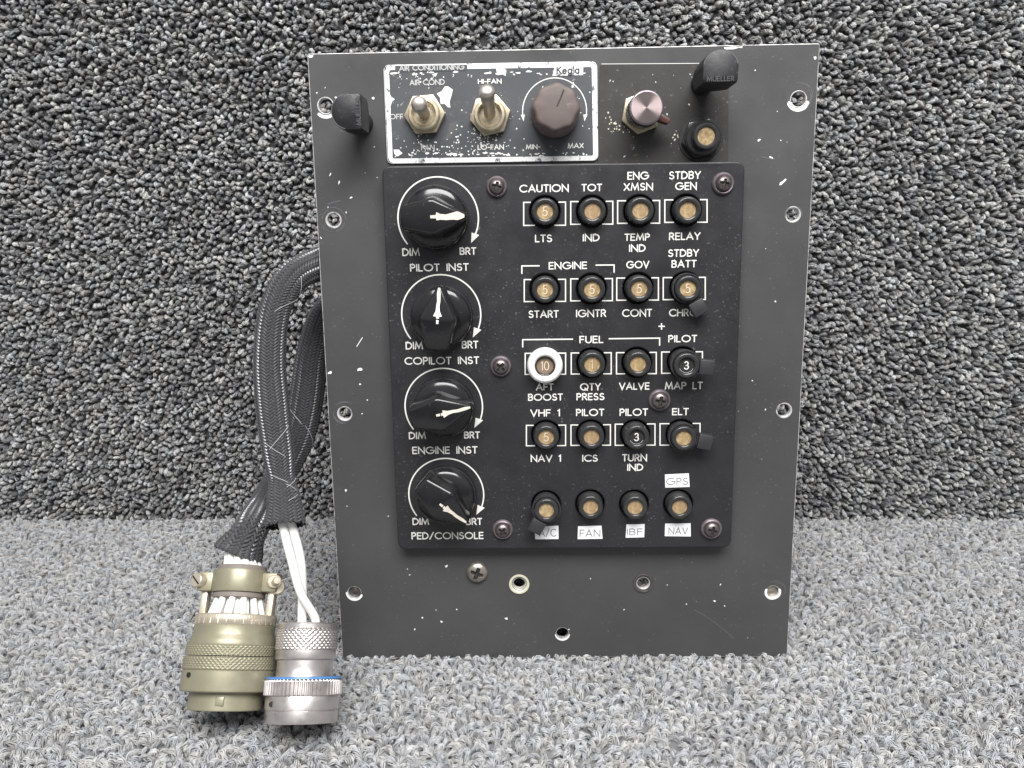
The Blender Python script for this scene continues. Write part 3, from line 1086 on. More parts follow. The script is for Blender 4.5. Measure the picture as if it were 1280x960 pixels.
def make_breaker(bk, row):
    (cx, cy), num, dial, hmm, extra = bk
    c = P(cx, cy, FACE)
    h = hmm * MM
    popped = hmm > 6
    ro = .0049
    mb = MB()
    if extra == 'collar':
        ro = .0053
    prof = [(ro * 1.04, -.0060), (ro * 1.04, h - .0032), (ro, h - .0028), (ro, h - .0010), (ro * .985, h - .0006), (ro * .94, h - .0002), (ro * .87, h), (ro * .70, h - .00008),
            (ro * .645, h - .0003), (ro * .615, h - .0012)]
    mb.lathe(prof, 44, cap1=False)
    br = mb.build('circuit_breaker', M['black_plastic'], panel, (c.x, c.y, FACE), angle=40)
    mb = MB()
    mb.lathe([(ro * .63, h - .0014), (ro * .61, h - .00115)], 36)
    mb.build('dial', M[dial], br)
    if dial == 'black_plastic':
        mb = MB()
        n = 40
        mb.ribbon([(ro * .57 * math.cos(2 * PI * k / n), ro * .57 * math.sin(2 * PI * k / n)) for k in range(n // 2 + 3, n - 2)], .00012, h - .00108)
        mb.build('rim_line', M['lint'], br, smooth=False)
    if num:
        big = .0033 if dial == 'black_plastic' else .0036
        w = {'5': .0019, '3': .0019, '10': .0032, '1': .0005}[num]
        mb = lettering(num, -w / 2, w / 2, -big / 2, big, .00042 if dial == 'black_plastic' else .00034, h - .00106)
        mb.build('amp_rating', M['white_ink' if dial == 'black_plastic' else 'faded_ink'], br, smooth=False)
    if extra == 'collar':
        mb = MB()
        q = .0069
        mb.lathe([(q * .97, .0002), (q, .0008), (q, .0030), (q * .97, .0042), (q * .9, .0050), (q * .80, .0055), (q * .70, .0055), (q * .60, .0050),
                  (q * .555, .0042), (q * .54, .0030)], 56, cap0=False, cap1=False)
        o = mb.build('collar', M['white_collar'], br, angle=60)
        o['label'] = 'white plastic collar ring round the breaker button'
    elif extra:
        tx, ty, ta = extra
        hz = h - .0030
        t = P(tx, ty, FACE + hz)
        d = Vector((t.x - c.x, t.y - c.y))
        a = math.atan2(d.y, d.x)
        mb = MB()
        rot = Matrix.Rotation(a, 4, 'Z')
        mb.lathe([(ro * 1.06, hz - .0013), (ro * 1.16, hz - .0013), (ro * 1.16, hz + .0013), (ro * 1.06, hz + .0013)], 40, cap0=False, cap1=False)
        L = d.length
        # two straps run from the clip to the flag
        for sgn in (1, -1):
            p0 = Vector((math.cos(1.15 * sgn) * ro * 1.13, math.sin(1.15 * sgn) * ro * 1.13, hz))
            p1 = Vector((L - .0026, sgn * .0013, hz))
            dd = p1 - p0
            mb.box((p0 + p1) / 2, (dd.length, .0005, .0026), .0001, 0, rot, Matrix.Rotation(math.atan2(dd.y, dd.x), 4, 'Z'))
        mb.box((L, 0, hz + .0006), (.0056, .0058, .0040), .0005, 0, rot)
        mb.build('flag_tab', M['grey_plastic'], br, angle=40)
    return br


for ri, row in enumerate(rows):
    for bk in row:
        make_breaker(bk, ri)

# ------------------------------------------------------------------ paper stickers
STK = [('GPS', [(831, 593), (861, 591.5), (862, 608.5), (831.5, 609.4)], 832.8, 860, 597, 606.3),
       ('A/C', [(668, 658), (698, 657), (698.3, 673.6), (669, 674)], 674, 695.5, 660.6, 671),
       ('FAN', [(722.5, 657.8), (751.8, 657), (753.2, 673.3), (722, 673.8)], 724.6, 750.4, 661.6, 671.3),
       ('IBF', [(783, 655.4), (805.8, 655), (805.2, 671.4), (782, 672)], 783.6, 803, 660.2, 669.2),
       ('NAV', [(831.3, 654.4), (863.2, 654), (863.4, 670.4), (830.8, 670)], 835.6, 860, 659, 668.2)]
for t, q, x0, x1, y0, y1 in STK:
    cs = pp(*reversed(q))
    cx, cy = sum(p[0] for p in cs) / 4, sum(p[1] for p in cs) / 4
    mb = MB()
    mb.prism([(x - cx, y - cy) for x, y in cs], .00004, .00016)
    st = mb.build('sticker', M['sticker'], panel, (cx, cy, FACE), smooth=False)
    st['label'] = 'white paper sticker reading ' + t
    a, b = P(x0, (y0 + y1) / 2, FACE), P(x1, (y0 + y1) / 2, FACE)
    hh = (y1 - y0) * PX * 1.03
    mb = lettering(t, a.x - cx, b.x - cx, a.y - cy - hh / 2, hh, 1.0 * PX, .00019)
    mb.build('lettering', M['grey_ink'], st, smooth=False)


# ------------------------------------------------------------------ screws
def phillips(mb, r, h, z0, depth=.0011, mi=0, arm=.62, ang=0.0):
    """domed screw head with a cross recess"""
    na, nr = 72, 16
    vs = [(0, 0, z0 + h - depth)]
    fs = []
    low = {0}
    for i in range(1, nr + 1):
        q = i / nr
        for k in range(na):
            a = 2 * PI * k / na
            x, y = r * q * math.cos(a), r * q * math.sin(a)
            z = z0 + h * math.sqrt(max(0, 1 - (q * .97) ** 2.4))
            xr, yr = x * math.cos(ang) - y * math.sin(ang), x * math.sin(ang) + y * math.cos(ang)
            wd = r * .17
            if (abs(xr) < wd or abs(yr) < wd) and q < arm:
                z -= depth * (1 - q / arm * .55)
                low.add(len(vs))
            vs.append((x, y, z))
    for k in range(na):
        fs.append((0, 1 + k, 1 + (k + 1) % na))
    for i in range(nr - 1):
        for k in range(na):
            k2 = (k + 1) % na
            fs.append((1 + i * na + k, 1 + (i + 1) * na + k, 1 + (i + 1) * na + k2, 1 + i * na + k2))
    recess_shade = [f for f in fs if sum(i in low for i in f) >= 2]
    fs = [f for f in fs if sum(i in low for i in f) < 2]
    vs0 = len(vs)
    for k in range(na):
        a = 2 * PI * k / na
        vs.append((r * math.cos(a), r * math.sin(a), z0 - .0004))
    for k in range(na):
        k2 = (k + 1) % na
        fs.append((1 + (nr - 1) * na + k, vs0 + k, vs0 + k2, 1 + (nr - 1) * na + k2))
    mb.add(vs, fs, mi)
    mb.add(vs, recess_shade, 1)  # recess faces take the painted shade so the cross reads dark


SCR = [((621, 233.5), FACE, 13.2, 9.5, 'washer', 'screw_dark', .3), ((903.5, 229.5), FACE, 14, 9.5, 'washer', 'screw_dark', .2),
       ((626, 457.5), FACE, 13.4, 9.8, 'washer', 'screw_dark', .7), ((824.3, 499.8), FACE, 14, 10.5, 'washer', 'screw_dark', .15),
       ((628.5, 661.3), FACE, 13, 9, 'washer', 'screw_dark', .6), ((888.8, 660.3), FACE, 13.5, 9.5, 'washer', 'screw_dark', .25),
       ((596.5, 714.5), 0, 0, 13, None, 'screw_steel', .35)]
for (x, y), h, wr, hr_, wm, sm, an in SCR:
    c, s = P(x, y, h), pxs(x, y, h)
    mb = MB()
    zz = .0003
    if wr:
        zz = .0013
    phillips(mb, hr_ * s, .0021 if wr else .0024, zz, ang=an)
    sc = mb.build('panel_screw', [M[sm], M['recess_shade']], panel, (c.x, c.y, h), angle=30)
    if wr:
        mb = MB()
        q = wr * s
        mb.lathe([(q * .98, .0001), (q, .0004), (q * .94, .0011), (q * .84, .0015), (q * .72, .0013), (q * .66, .0008)], 48, cap0=False, cap1=False)
        mb.build('cup_washer', M[wm], sc, angle=60)
    else:
        sc['label'] = 'bare steel screw below the lighting plate'

# riveted hole liners in the lower part of the mounting plate
c, s = P(649, 730), pxs(649, 730)
mb = MB()
mb.lathe([(12.8 * s, .0001), (12.6 * s, .0005), (10.5 * s, .0005), (7.6 * s, -.0005), (7.3 * s, -.0028)], 44, cap0=False, cap1=False)
mb.build('hole_liner', M['cream_washer'], panel, (c.x, c.y, 0), angle=30)
c, s = P(804, 729), pxs(804, 729)
mb = MB()
mb.lathe([(12.6 * s, .0001), (12.2 * s, .0004), (10.8 * s, .0004), (8.8 * s, -.0006), (7.3 * s, -.0028)], 44, cap0=False, cap1=False)
sc = mb.build('hole_liner', M['screw_dark'], panel, (c.x, c.y, 0), angle=30)
sc['label'] = 'dark dimpled hole liner holding a recessed screw'
mb = MB()
phillips(mb, 7.2 * s, .0010, -.0022, .0009, ang=.4)
mb.build('recessed_screw', [M['screw_dark'], M['recess_shade']], sc, angle=30)
for x, y in ((966, 740), (443, 741)):
    c, s = P(x, y), pxs(x, y)
    mb = MB()
    mb.lathe([(8 * s, -.0026), (7.8 * s, -.0016), (5 * s, -.0012), (.5 * s, -.0011)], 32)
    mb.build('rivet', M['screw_steel' if x > 500 else 'screw_dark'], panel, (c.x, c.y, 0))

# ------------------------------------------------------------------ air conditioning placard with switches
AH = .0011
ac_c = [P(484, 205, AH), P(748, 201, AH), P(746.5, 76.5, AH), P(479, 81, AH)]
ac = plate('switch_placard', rounded(ac_c, .0024, 6), [], .00005, AH, .00025, (M['placard_black'], M['placard_border']), panel)
mb = MB()
rn = random.Random(3)


def ring_border(q, w):
    n = len(q)
    vs, fs = [], []
    cx, cy = sum(p[0] for p in q) / n, sum(p[1] for p in q) / n
    return q


border = rounded(pp((488.3, 201.2), (744.3, 197.5), (742.4, 80.6), (483.3, 84.8), h=AH), .0016, 6)
for k, (i0, i1) in enumerate(((0, len(border)),)):
    mb.ribbon(border, 5.5 * PX, AH + .00005, True, 1)


def blob(px, py, w, h, n, seed, rot=0, lift=.0001):
    g = random.Random(seed)
    c, s = P(px, py, AH), pxs(px, py, AH)
    pts = []
    for k in range(n):
        a = 2 * PI * k / n
        q = g.uniform(.6, 1.1)
        x, y = q * w * math.cos(a), q * h * math.sin(a)
        pts.append((c.x + s * (x * math.cos(rot) - y * math.sin(rot)), c.y + s * (x * math.sin(rot) + y * math.cos(rot))))
    mb.poly(pts, AH + lift, 0)


# large bare patches
mb.poly(pp((481.5, 110), (483, 112), (487, 117), (489, 121), (493.5, 124), (490, 127), (488.5, 132), (485, 135), (482.7, 140), h=AH), AH + .00011, 0)
mb.poly(pp((546, 117), (552, 114), (556, 108), (560, 108), (566, 112), (564.5, 119), (562, 127), (563, 134.5), (560, 134), (556, 130), (551, 130), (550, 122), h=AH), AH + .00011, 0)
mb.poly(pp((620, 86), (628, 84), (633, 88), (632, 95), (628, 93), (622, 94), h=AH), AH + .00011, 0)
mb.poly(pp((492, 187), (499, 187), (503, 192), (497, 195.5), (493, 192.5), h=AH), AH + .00011, 0)
mb.poly(pp((540, 93), (547, 91), (544.5, 96), h=AH), AH + .00011, 0)
for k in range(210):
    if k < 110:
        x, y = rn.gauss(600, 26), rn.gauss(180, 13)
    elif k < 150:
        x, y = rn.gauss(530, 20), rn.gauss(185, 9)
    elif k < 180:
        x, y = rn.gauss(530, 18), rn.gauss(97, 5)
    else:
        x, y = rn.uniform(490, 738), rn.uniform(90, 195)
    if not (489 < x < 738 and 88 < y < 195):
        continue
    blob(x, y, rn.uniform(.5, 1.6), rn.uniform(.4, 1.3), 6, k, rn.uniform(0, 3), .00008 + k * 1e-7)
for k in range(70):
    blob(rn.uniform(490, 738), rn.choice((90.5, 92, 193.5, 192)) + rn.uniform(-1.5, 1.5), rn.uniform(1, 4), rn.uniform(.6, 1.6), 7, 900 + k, 0, .00009 + k * 1e-7)
absorb(ac, mb.build('paint_wear', [M['white_chip'], M['placard_border']], ac, smooth=False))
ACT = [('AIR  CONDITIONING', 499, 580.5, 81, 88), ('AIR  COND', 512, 556, 99.3, 106.6), ('OFF', 487, 504, 142.4, 149.2), ('FAN', 526.4, 543.4, 181, 188),
       ('HI-FAN', 597.3, 627, 98.6, 104.8), ('LO-FAN', 597, 630, 180.7, 187.2), ('MIN-', 657.3, 675.6, 180.5, 186.7), ('MAX', 709.5, 729.6, 179, 185.4)]
for i, (t, x0, x1, y0, y1) in enumerate(ACT):
    if i == 0:
        mb = MB()
        mb.prism([(p[0], p[1]) for p in pp((494, 90), (584, 88.2), (584, 81), (494, 82.2), h=AH)], AH + .00006, AH + .00012)
        mb.build('caption_ground', M['placard_black'], ac, smooth=False)
    o = strokes('caption', t, x0, x1, y0, y1, parent=ac, h=AH, w=1.15, lift=.00016, space=.5, mat='dull_ink' if i < 4 else 'white_ink')
    o['label'] = 'worn white caption reading ' + ' '.join(t.split())
mb = MB()
kc = pp((690.5, 95), (728.8, 94), (729, 82.2), (693.5, 82.6), h=AH)
mb.prism(kc, AH + .00003, AH + .00016)
st = mb.build('name_patch', M['placard_border'], ac, smooth=False)
a, b = P(695.5, 88, AH), P(724.5, 88, AH)
mb = lettering("Keg'a", a.x, b.x, P(710, 92.6, AH).y, 9.0 * PX, 1.5 * PX, AH + .0002)
mb.build('lettering', M['black_ink'], st, smooth=False)
o = P(693.2, 139.5, AH)
s = pxs(693, 139, AH)
pts = [(o.x + 40 * s * math.cos(R(-6 + 192 * i / 50)), o.y + 40 * s * math.sin(R(-6 + 192 * i / 50))) for i in range(51)]
mb = MB()
mb.ribbon(pts, 1.2 * PX, AH + .00008)
mb.poly(pp((650.8, 143.5), (656, 143.3), (654.5, 151.8), h=AH), AH + .00009)
mb.poly(pp((729, 143.3), (734.4, 143), (730.6, 151.8), h=AH), AH + .00009)
mb.build('dial_arc', M['white_ink'], ac, smooth=False)


def hexagon(r, a0=0):
    return [(r * math.cos(R(a0 + 60 * k)), r * math.sin(R(a0 + 60 * k))) for k in range(6)]


def toggle(px, py, a0, tip):
    """bushing and hexagon nut with a bat lever; tip: the lever's end relative to its pivot"""
    c = P(px, py, AH)
    mb = MB()
    mb.prism(hexagon(.0078, a0), .0002, .0026, .0003)
    t = mb.build('toggle_switch', M['brass_nut'], panel, (c.x, c.y, AH), angle=25)
    t['label'] = 'toggle switch with its lever straight out' if tip[1] < .003 else 'toggle switch with its lever pushed up'
    mb = MB()
    mb.lathe([(.0060, .0024), (.0060, .0032), (.00585, .0034), (.0055, .0036), (.0055, .0039), (.0058, .0041), (.0058, .0047), (.0055, .0050), (.0046, .0051),
              (.0042, .0046), (.0040, .0010), (.0008, .0008)], 48, cap0=False)
    mb.build('bushing', M['brass_nut'], t, angle=30)
    mb = MB()
    tip = Vector(tip)
    base = Vector((0, 0, .0008))
    d = tip - base
    L = d.length
    rot = d.to_track_quat('Z', 'Y').to_matrix().to_4x4()
    mb.lathe([(.0022, 0), (.0022, L * .15), (.0021, L * .3), (.0023, L * .5), (.0027, L * .72), (.0029, L * .84), (.0028, L * .91), (.0024, L * .96), (.0015, L * .99),
              (.0004, L)], 28, 0, Matrix.Translation(base) @ rot)
    mb.build('lever', M['pewter'], t, angle=50)


toggle(531.5, 144, 3, (-.0002, .0018, .0178))
toggle(612.8, 145, 12, (-.0004, .0068, .0172))

# brown eight-sided knob
c = P(693.6, 141, AH)
mb = MB()
mb.lathe([(.0088, .0002), (.0092, .0006), (.0092, .0040), (.0089, .0060), (.0084, .0066), (.0070, .0068)], 64)
kb = mb.build('temperature_knob', M['brown_plastic'], panel, (c.x, c.y, AH), angle=40)
kb['label'] = 'dusty brown scalloped knob between MIN and MAX'
mb = MB()


def lobes(r, z, a):
    return r * (1 + .032 * math.cos(8 * a + .6))


mb.lathe([(.0088, .0062), (.0086, .0085), (.0084, .0120), (.0081, .0136), (.0076, .0143), (.0068, .0146), (.0030, .0148), (.0004, .0148)], 96, rfun=lobes, cap0=False)
mb.build('cap', M['brown_plastic'], kb, angle=40)
mb = MB()
mb.ribbon([(.0003, .0003), (.0016, .0030), (.0026, .0056)], .0005, .01492)
mb.build('pointer_mark', M['black_ink'], kb, smooth=False)

# small knob with turned metal face
c = P(801, 142, .0004)
mb = MB()
mb.prism(hexagon(.0078, 20), .0002, .0026, .0003)
sk = mb.build('dimmer_control', M['brass_nut'], panel, (c.x, c.y, .0004), angle=25)
sk['label'] = 'small knurled knob with turned silver face and red pointer'
mb = MB()
mb.lathe([(.0058, .0026), (.0060, .0030), (.0060, .0130), (.0058, .0136)], 128, rfun=lambda r, z, a: r + (.00018 * math.cos(36 * a) if .0028 < z < .0132 else 0))
mb.build('knob_body', M['black_plastic'], sk, angle=60)
mb = MB()
mb.lathe([(.0058, .0134), (.00605, .0137), (.00605, .0144), (.0058, .0147), (.0054, .0148)], 64, cap0=False)
mb.build('bezel', M['washer'], sk, angle=40)
mb = MB()
mb.lathe([(.0055, .0147), (.00545, .0150), (.0030, .01503), (.0001, .01505)], 96, cap0=False)
mb.build('turned_face', M['turned'], sk, angle=40)
mb = MB()
mb.prism([(.0055, -.0014), (.0100, -.0009), (.0104, 0), (.0100, .0009), (.0055, .0014)], .0050, .0098, .0003, 0, Matrix.Rotation(R(-25), 4, 'Z'))
mb.build('pointer', M['red_paint'], sk, angle=30)

# separate breaker with a black nut
c = P(875.5, 174, .0004)
mb = MB()
mb.prism(hexagon(.0076, 12), .0001, .0034, .0004)
mb.lathe([(.0066, .0034), (.0066, .0052), (.0061, .0058), (.0052, .0058)], 48)
nb = mb.build('circuit_breaker', M['black_plastic'], panel, (c.x, c.y, .0004), angle=25)
nb['label'] = 'circuit breaker with a black hexagon nut, apart from the rest'
mb = MB()
mb.lathe([(.0047, .0056), (.0047, .0100), (.0045, .0106), (.0040, .0107), (.0034, .0106), (.0031, .0098)], 44, cap0=False, cap1=False)
mb.build('button', M['black_plastic'], nb, angle=40)
mb = MB()
mb.lathe([(.0032, .0096), (.0031, .0099)], 36)
mb.build('dial', M['amber'], nb)
mb = MB()
mb.lathe([(.0080, .00005), (.0083, .0001), (.0081, .0004), (.0068, .0005)], 40, cap0=False)
mb.build('lock_washer', M['grey_plastic'], nb, angle=40)


# rubber boots with the maker's raised name
def boot(base, front, turn, z1, mirror=False):
    """a round stalk that swells into a D-shaped block; turn = the way the flat side faces"""
    a = P(*base, 0)
    f = P(*front, z1)
    n = 48
    Dw, Dh = .0062, .0060
    dsh = []
    for k in range(n):
        t = 2 * PI * k / n
        x, y = math.cos(t), math.sin(t)
        if y < 0:
            m_ = max(abs(x), abs(y))
            x, y = x / m_ * .98, y / m_ * .82
            if abs(x) > .9 and y < -.72:
                x *= .95
        dsh.append((x * Dw, y * Dh))
    off = f - Vector((a.x, a.y, z1))
    mb = MB()
    levels = [(0, 0, .0041), (0, .003, .0041), (.0, .0048, .0040), (.25, .0068, .0042), (.75, .0088, .0048), (1, .0108, None), (1, z1 - .0008, None), (.985, z1 - .0002, None), (.94, z1, None)]
    ca, sa = math.cos(R(turn)), math.sin(R(turn))
    vs, fs = [], []
    for g_, z, r in levels:
        for k in range(n):
            t = 2 * PI * k / n
            cx, cy = r * math.cos(t) if r else 0, r * math.sin(t) if r else 0
            dx, dy = dsh[k]
            if r is None:
                x, y = dx * g_, dy * g_
            else:
                x, y = cx * (1 - g_) + dx * g_, cy * (1 - g_) + dy * g_
            sh = min(1, max(0, (z - .003) / .010))
            ox, oy = off.x * sh, off.y * sh
            vs.append((x * ca - y * sa + ox, x * sa + y * ca + oy, z))
    for i in range(len(levels) - 1):
        for k in range(n):
            k2 = (k + 1) % n
            fs.append((i * n + k, i * n + k2, (i + 1) * n + k2, (i + 1) * n + k))
    fs.append(tuple((len(levels) - 1) * n + k for k in range(n)))
    mb.add(vs, fs)
    b = mb.build('rubber_boot', M['rubber'], panel, (a.x, a.y, .0001), angle=45)
    mt = Matrix.Translation((off.x, off.y, 0)) @ Matrix.Rotation(R(turn), 4, 'Z')
    mb = lettering('MUELLER', -.0047, .0047, -.0046, .0017, .00024, z1 + .00005, mat=mt)
    mb.build('raised_lettering', M['raised_rubber'], b, smooth=False)
    mb = MB()
    ang = [t for t in range(12, 169, 6)]
    mb.ribbon([(Dw * .95 * math.cos(R(t)), Dh * .95 * math.sin(R(t))) for t in ang], .00022, z1 + .00003, False, 0, mt)
    mb.build('edge_line', M['grey_ink'], b, smooth=False)
    return b


b1 = boot((453, 154), (434.5, 139.5), 90, .021)
b1['label'] = 'black rubber boot at the upper left, flat side to the right'
b2 = boot((877, 105), (901, 84), 0, .024)
b2['label'] = 'black rubber boot at the upper right, flat side down'

# ------------------------------------------------------------------ cables with connectors


def braid(path, rads, name, parent, carriers=24, pitch=.030):
    """woven sleeve: two sets of flat bundles wound opposite ways, over and under"""
    n = len(path)
    fr = frames(path)
    ds = [0]
    for i in range(1, n):
        ds.append(ds[-1] + (path[i] - path[i - 1]).length)
    mb = MB()
    for sgn in (1, -1):
        for k in range(carriers):
            vs, fs = [], []
            for i in range(n):
                T, A, B = fr[i]
                sp = ds[i] / pitch
                th = 2 * PI * k / carriers + sgn * 2 * PI * sp
                over = sgn * math.sin(PI / 2 * (2 * k + sgn * 2 * carriers * sp) + PI / 4)       # over two, under two
                rad = A * math.cos(th) + B * math.sin(th)
                tang = B * math.cos(th) - A * math.sin(th)
                along = (T + tang * (sgn * 2 * PI * rads[i] / pitch)).normalized()
                side = along.cross(rad).normalized()
                hw = PI * rads[i] / carriers * .66
                c = path[i] + rad * (rads[i] * (1 + .06 * over))
                vs += [c - side * hw - rad * hw * .55, c + rad * hw * .45, c + side * hw - rad * hw * .55]
            for i in range(n - 1):
                o = i * 3
                fs += [(o, o + 3, o + 4, o + 1), (o + 1, o + 4, o + 5, o + 2)]
            mb.add(vs, fs, 0)
    # dark lining under the weave
    mb.tube(path, [r * .93 for r in rads], 24, 2, False)
    # loose filaments
    g = random.Random(name + str(n))
    for j in range(18):
        i = g.randrange(4, n - 40)
        T, A, B = fr[i]
        t0 = g.uniform(0, 2 * PI)
        pts = []
        m_ = g.randrange(12, 32)
        sg = g.choice((1, -1))
        for q in range(m_):
            ii = min(n - 1, i + q)
            T, A, B = fr[ii]
            th = t0 + sg * (q * .055)
            pts.append(path[ii] + (A * math.cos(th) + B * math.sin(th)) * rads[ii] * (1.075 + .03 * math.sin(PI * q / (m_ - 1))))
        mb.tube(spline(pts, 16), .00011, 4, 3, False)
    return mb.build(name, [M['braid'], M['braid_light'], M['hole_black'], M['filament']], parent, angle=60)


def cable(name, label, way, nsamp):
    root = bpy.data.objects.new(name, None)
    C.objects.link(root)
    root['label'] = label
    root['category'] = 'cable'
    root['group'] = 'braided cables hanging from the back of the panel'
    pts = [WY(x, y, d) for x, y, d, r in way]
    path = spline(pts, nsamp)
    rr = lerp_list([r * dist(p) / FOC for (x, y, d, r), p in zip(way, pts)], nsamp)
    return root, path, rr


def along_frame(B, u):
    """matrix whose z runs along u from B and whose -y faces the camera"""
    z = u.normalized()
    x = Vector((1, 0, 0))
    x = (x - z * x.dot(z)).normalized()
    y = z.cross(x)
    mt = Matrix((x, y, z)).transposed().to_4x4()
    mt.translation = B
    return mt


def diamond(n, kz, amp):
    def f(r, z, a):
        u = math.cos(n * a + kz * z)
        v = math.cos(n * a - kz * z)
        return r + amp * (max(u, v) - .4)
    return f


def zs(a, b, n):
    return [a + (b - a) * i / (n - 1) for i in range(n)]


LEANC = R(34)
B1 = WZ(376, 903, .0080)
u1 = Vector((-.005, math.sin(LEANC), math.cos(LEANC)))
F1 = along_frame(B1, u1)
s1 = .97 * dist(B1 + u1 * .018) / FOC           # metres per photo pixel at the connector
B2 = WZ(281, 887, .0095)
u2 = Vector((.022, math.sin(LEANC), math.cos(LEANC)))
F2 = along_frame(B2, u2) @ Matrix.Diagonal((1, 1, .95, 1))
s2 = dist(B2 + u2 * .02) / FOC
T1 = (F1 @ Vector((0, 0, 120 * s1))).y          # depth of each connector's upper end
T2 = (F2 @ Vector((0, 0, 181 * s2))).y

# ---- cable with the silver connector (in front)
way1 = [(452, 322, .048, 19), (425, 324, .034, 20), (396, 331, .022, 19), (364, 349, .012, 18.5), (343, 390, .004, 18), (337, 450, -.002, 18.5), (341, 510, -.007, 19.5),
        (347, 560, -.012, 18.5), (352, 598, -.016, 15.5), (355, 628, -.021, 19.5), (356, 657, -.026, 24)]
root1, path1, rr1 = cable('braided_cable', 'black braided cable ending in the silver connector with a blue band', way1, 460)
braid(path1, rr1, 'braided_sleeve', root1)


def prof(s, pairs):
    return [(r * s, z * s) for r, z in pairs]


mb = MB()
mb.lathe(prof(s1, [(38, 4), (43, 1), (44.5, 0), (45.3, 2), (45.3, 14), (44.6, 15), (45.8, 16), (46, 30), (45, 33)]), 72)
conn1 = mb.build('connector', M['nickel'], root1, angle=30)
conn1['label'] = 'silver round connector with a blue band'
conn1.matrix_world = F1
mb = MB()
mb.lathe(prof(s1, [(45, 32)] + [(47.6, z) for z in (33, 34, 49, 50)] + [(46, 51.8)]), 480, rfun=lambda r, z, a: r + (.00035 * max(-1, min(1, 2.2 * math.cos(60 * a))) if r > 47 * s1 else 0), cap0=False, cap1=False)
mb.build('coupling_ring', M['nickel'], conn1, angle=60)
mb = MB()
mb.lathe(prof(s1, [(45.5, 51.6), (47.5, 52), (47.2, 53.6), (44.5, 54.6), (43, 54.7)]), 72, cap0=False, cap1=False)
mb.build('colour_band', M['blue_band'], conn1, angle=30)
mb = MB()
mb.lathe(prof(s1, [(44, 54.4), (36, 54.8), (35.5, 57), (35.2, 66), (35.5, 74), (37.5, 75.5), (38, 77), (38, 86), (37, 87)]), 72, cap0=False)
mb.build('neck', M['nickel'], conn1, angle=30)
mb = MB()
mb.lathe(prof(s1, [(37, 86.5)] + [(38.6, z) for z in zs(87.5, 111, 48)] + [(37, 112.5)]), 240, rfun=diamond(38, 38 / (38.6 * s1) * 1.0, .00030), cap0=False, cap1=False)
mb.build('knurled_sleeve', M['nickel'], conn1, angle=80)
mb = MB()
mb.lathe(prof(s1, [(37, 112), (38.2, 113), (38.4, 118), (37.6, 119.5), (34, 120), (32.5, 119), (32, 112), (10, 110)]), 64, cap0=False)
mb.build('end_ring', M['nickel'], conn1, angle=30)
mb = MB()
hole = Matrix.Translation(Vector((-28 * s1, -35.9 * s1, 23 * s1))) @ Matrix.Rotation(R(90), 4, 'X')
mb.lathe([(3.4 * s1, -.0012), (3.3 * s1, .00045), (1.0 * s1, .00043)], 20, 0, Matrix.Rotation(R(0), 4, 'Z') @ hole)
mb.build('peep_hole', M['hole_black'], conn1)
# shell opening and dark insert
mb = MB()
mb.lathe(prof(s1, [(38.5, 4.2), (37, 6)]), 48)
mb.build('insert', M['hole_black'], conn1)

# white wires to the silver connector
top1 = F1 @ Vector((0, 0, 114 * s1))
e1 = path1[-1]
for k, (ex, ox, sw, rad) in enumerate(((-4.5, -4, 8.5, 6.8), (4.5, 6, -8, 7.4))):
    mb = MB()
    p0 = path1[-18] + rt * (ex * .0003)
    d0 = dist(e1) / FOC
    ye = e1.y
    pts = [p0, e1 + rt * (ex + 3) * d0 + fw * (.002 * (k - .5)), WY(370 + ex * .9, 700, ye + (T1 - ye) * .42) + fw * (.003 * (k - .5)),
           WY(377 - ex * .2, 740, ye + (T1 - ye) * .75) - fw * (.004 * (.5 - k)), F1 @ Vector((sw * 1.05 * s1, 0, 126 * s1)), F1 @ Vector((sw * s1, 0, 108 * s1))]
    mb.tube(spline(pts, 40), rad * s1 * .82, 14)
    mb.build('wire', M['white_wire'], root1, angle=60)

# ---- cable with the olive connector (behind)
way2 = [(452, 366, .058, 18), (425, 378, .050, 19), (404, 400, .042, 18), (390, 446, .034, 18.5), (383, 498, .028, 19.5), (373, 545, .022, 19), (352, 592, .014, 17),
        (329, 632, .004, 17), (312, 664, T2 * .5 - .001, 20), (297, 694, T2 + .003, 29)]
root2, path2, rr2 = cable('braided_cable', 'black braided cable ending in the olive connector with a clamp', way2, 440)
braid(path2, rr2, 'braided_sleeve', root2)
mb = MB()
mb.lathe(prof(s2, [(40, 3), (43.5, 0), (44.2, 1), (44, 21), (40, 24)]), 72)
mb.box((8 * s2, -43.6 * s2, 12 * s2), (10 * s2, 2.2 * s2, 11 * s2), .0002)
conn2 = mb.build('connector', M['olive'], root2, angle=30)
conn2['label'] = 'olive round connector with a cable clamp'
conn2.matrix_world = F2
mb = MB()
mb.lathe(prof(s2, [(43, 21), (54, 22), (55.6, 23.5), (55.8, 26), (55.3, 47), (54.2, 48.5)]), 96, cap0=False, cap1=False)
mb.build('coupling_ring', M['olive'], conn2, angle=30)
for z0, z1, r, nm in ((49, 64, 55.6, 0), (66, 78, 54.4, 1)):
    mb = MB()
    mb.lathe(prof(s2, [(r - 2.0, z0 - .8)] + [(r, z) for z in zs(z0, z1, 36)] + [(r - 2.4, z1 + .8)]), 320, rfun=diamond(64, 64 / (r * s2), .00022), cap0=False, cap1=False)
    mb.build('knurled_band', M['olive'], conn2, angle=80)
mb = MB()
mb.lathe(prof(s2, [(53, 78), (53.4, 80), (51.5, 86), (49.6, 91), (49, 93), (49, 102), (48, 103.5)]), 96, cap0=False)
mb.build('adapter', M['olive'], conn2, angle=30)
mb = MB()
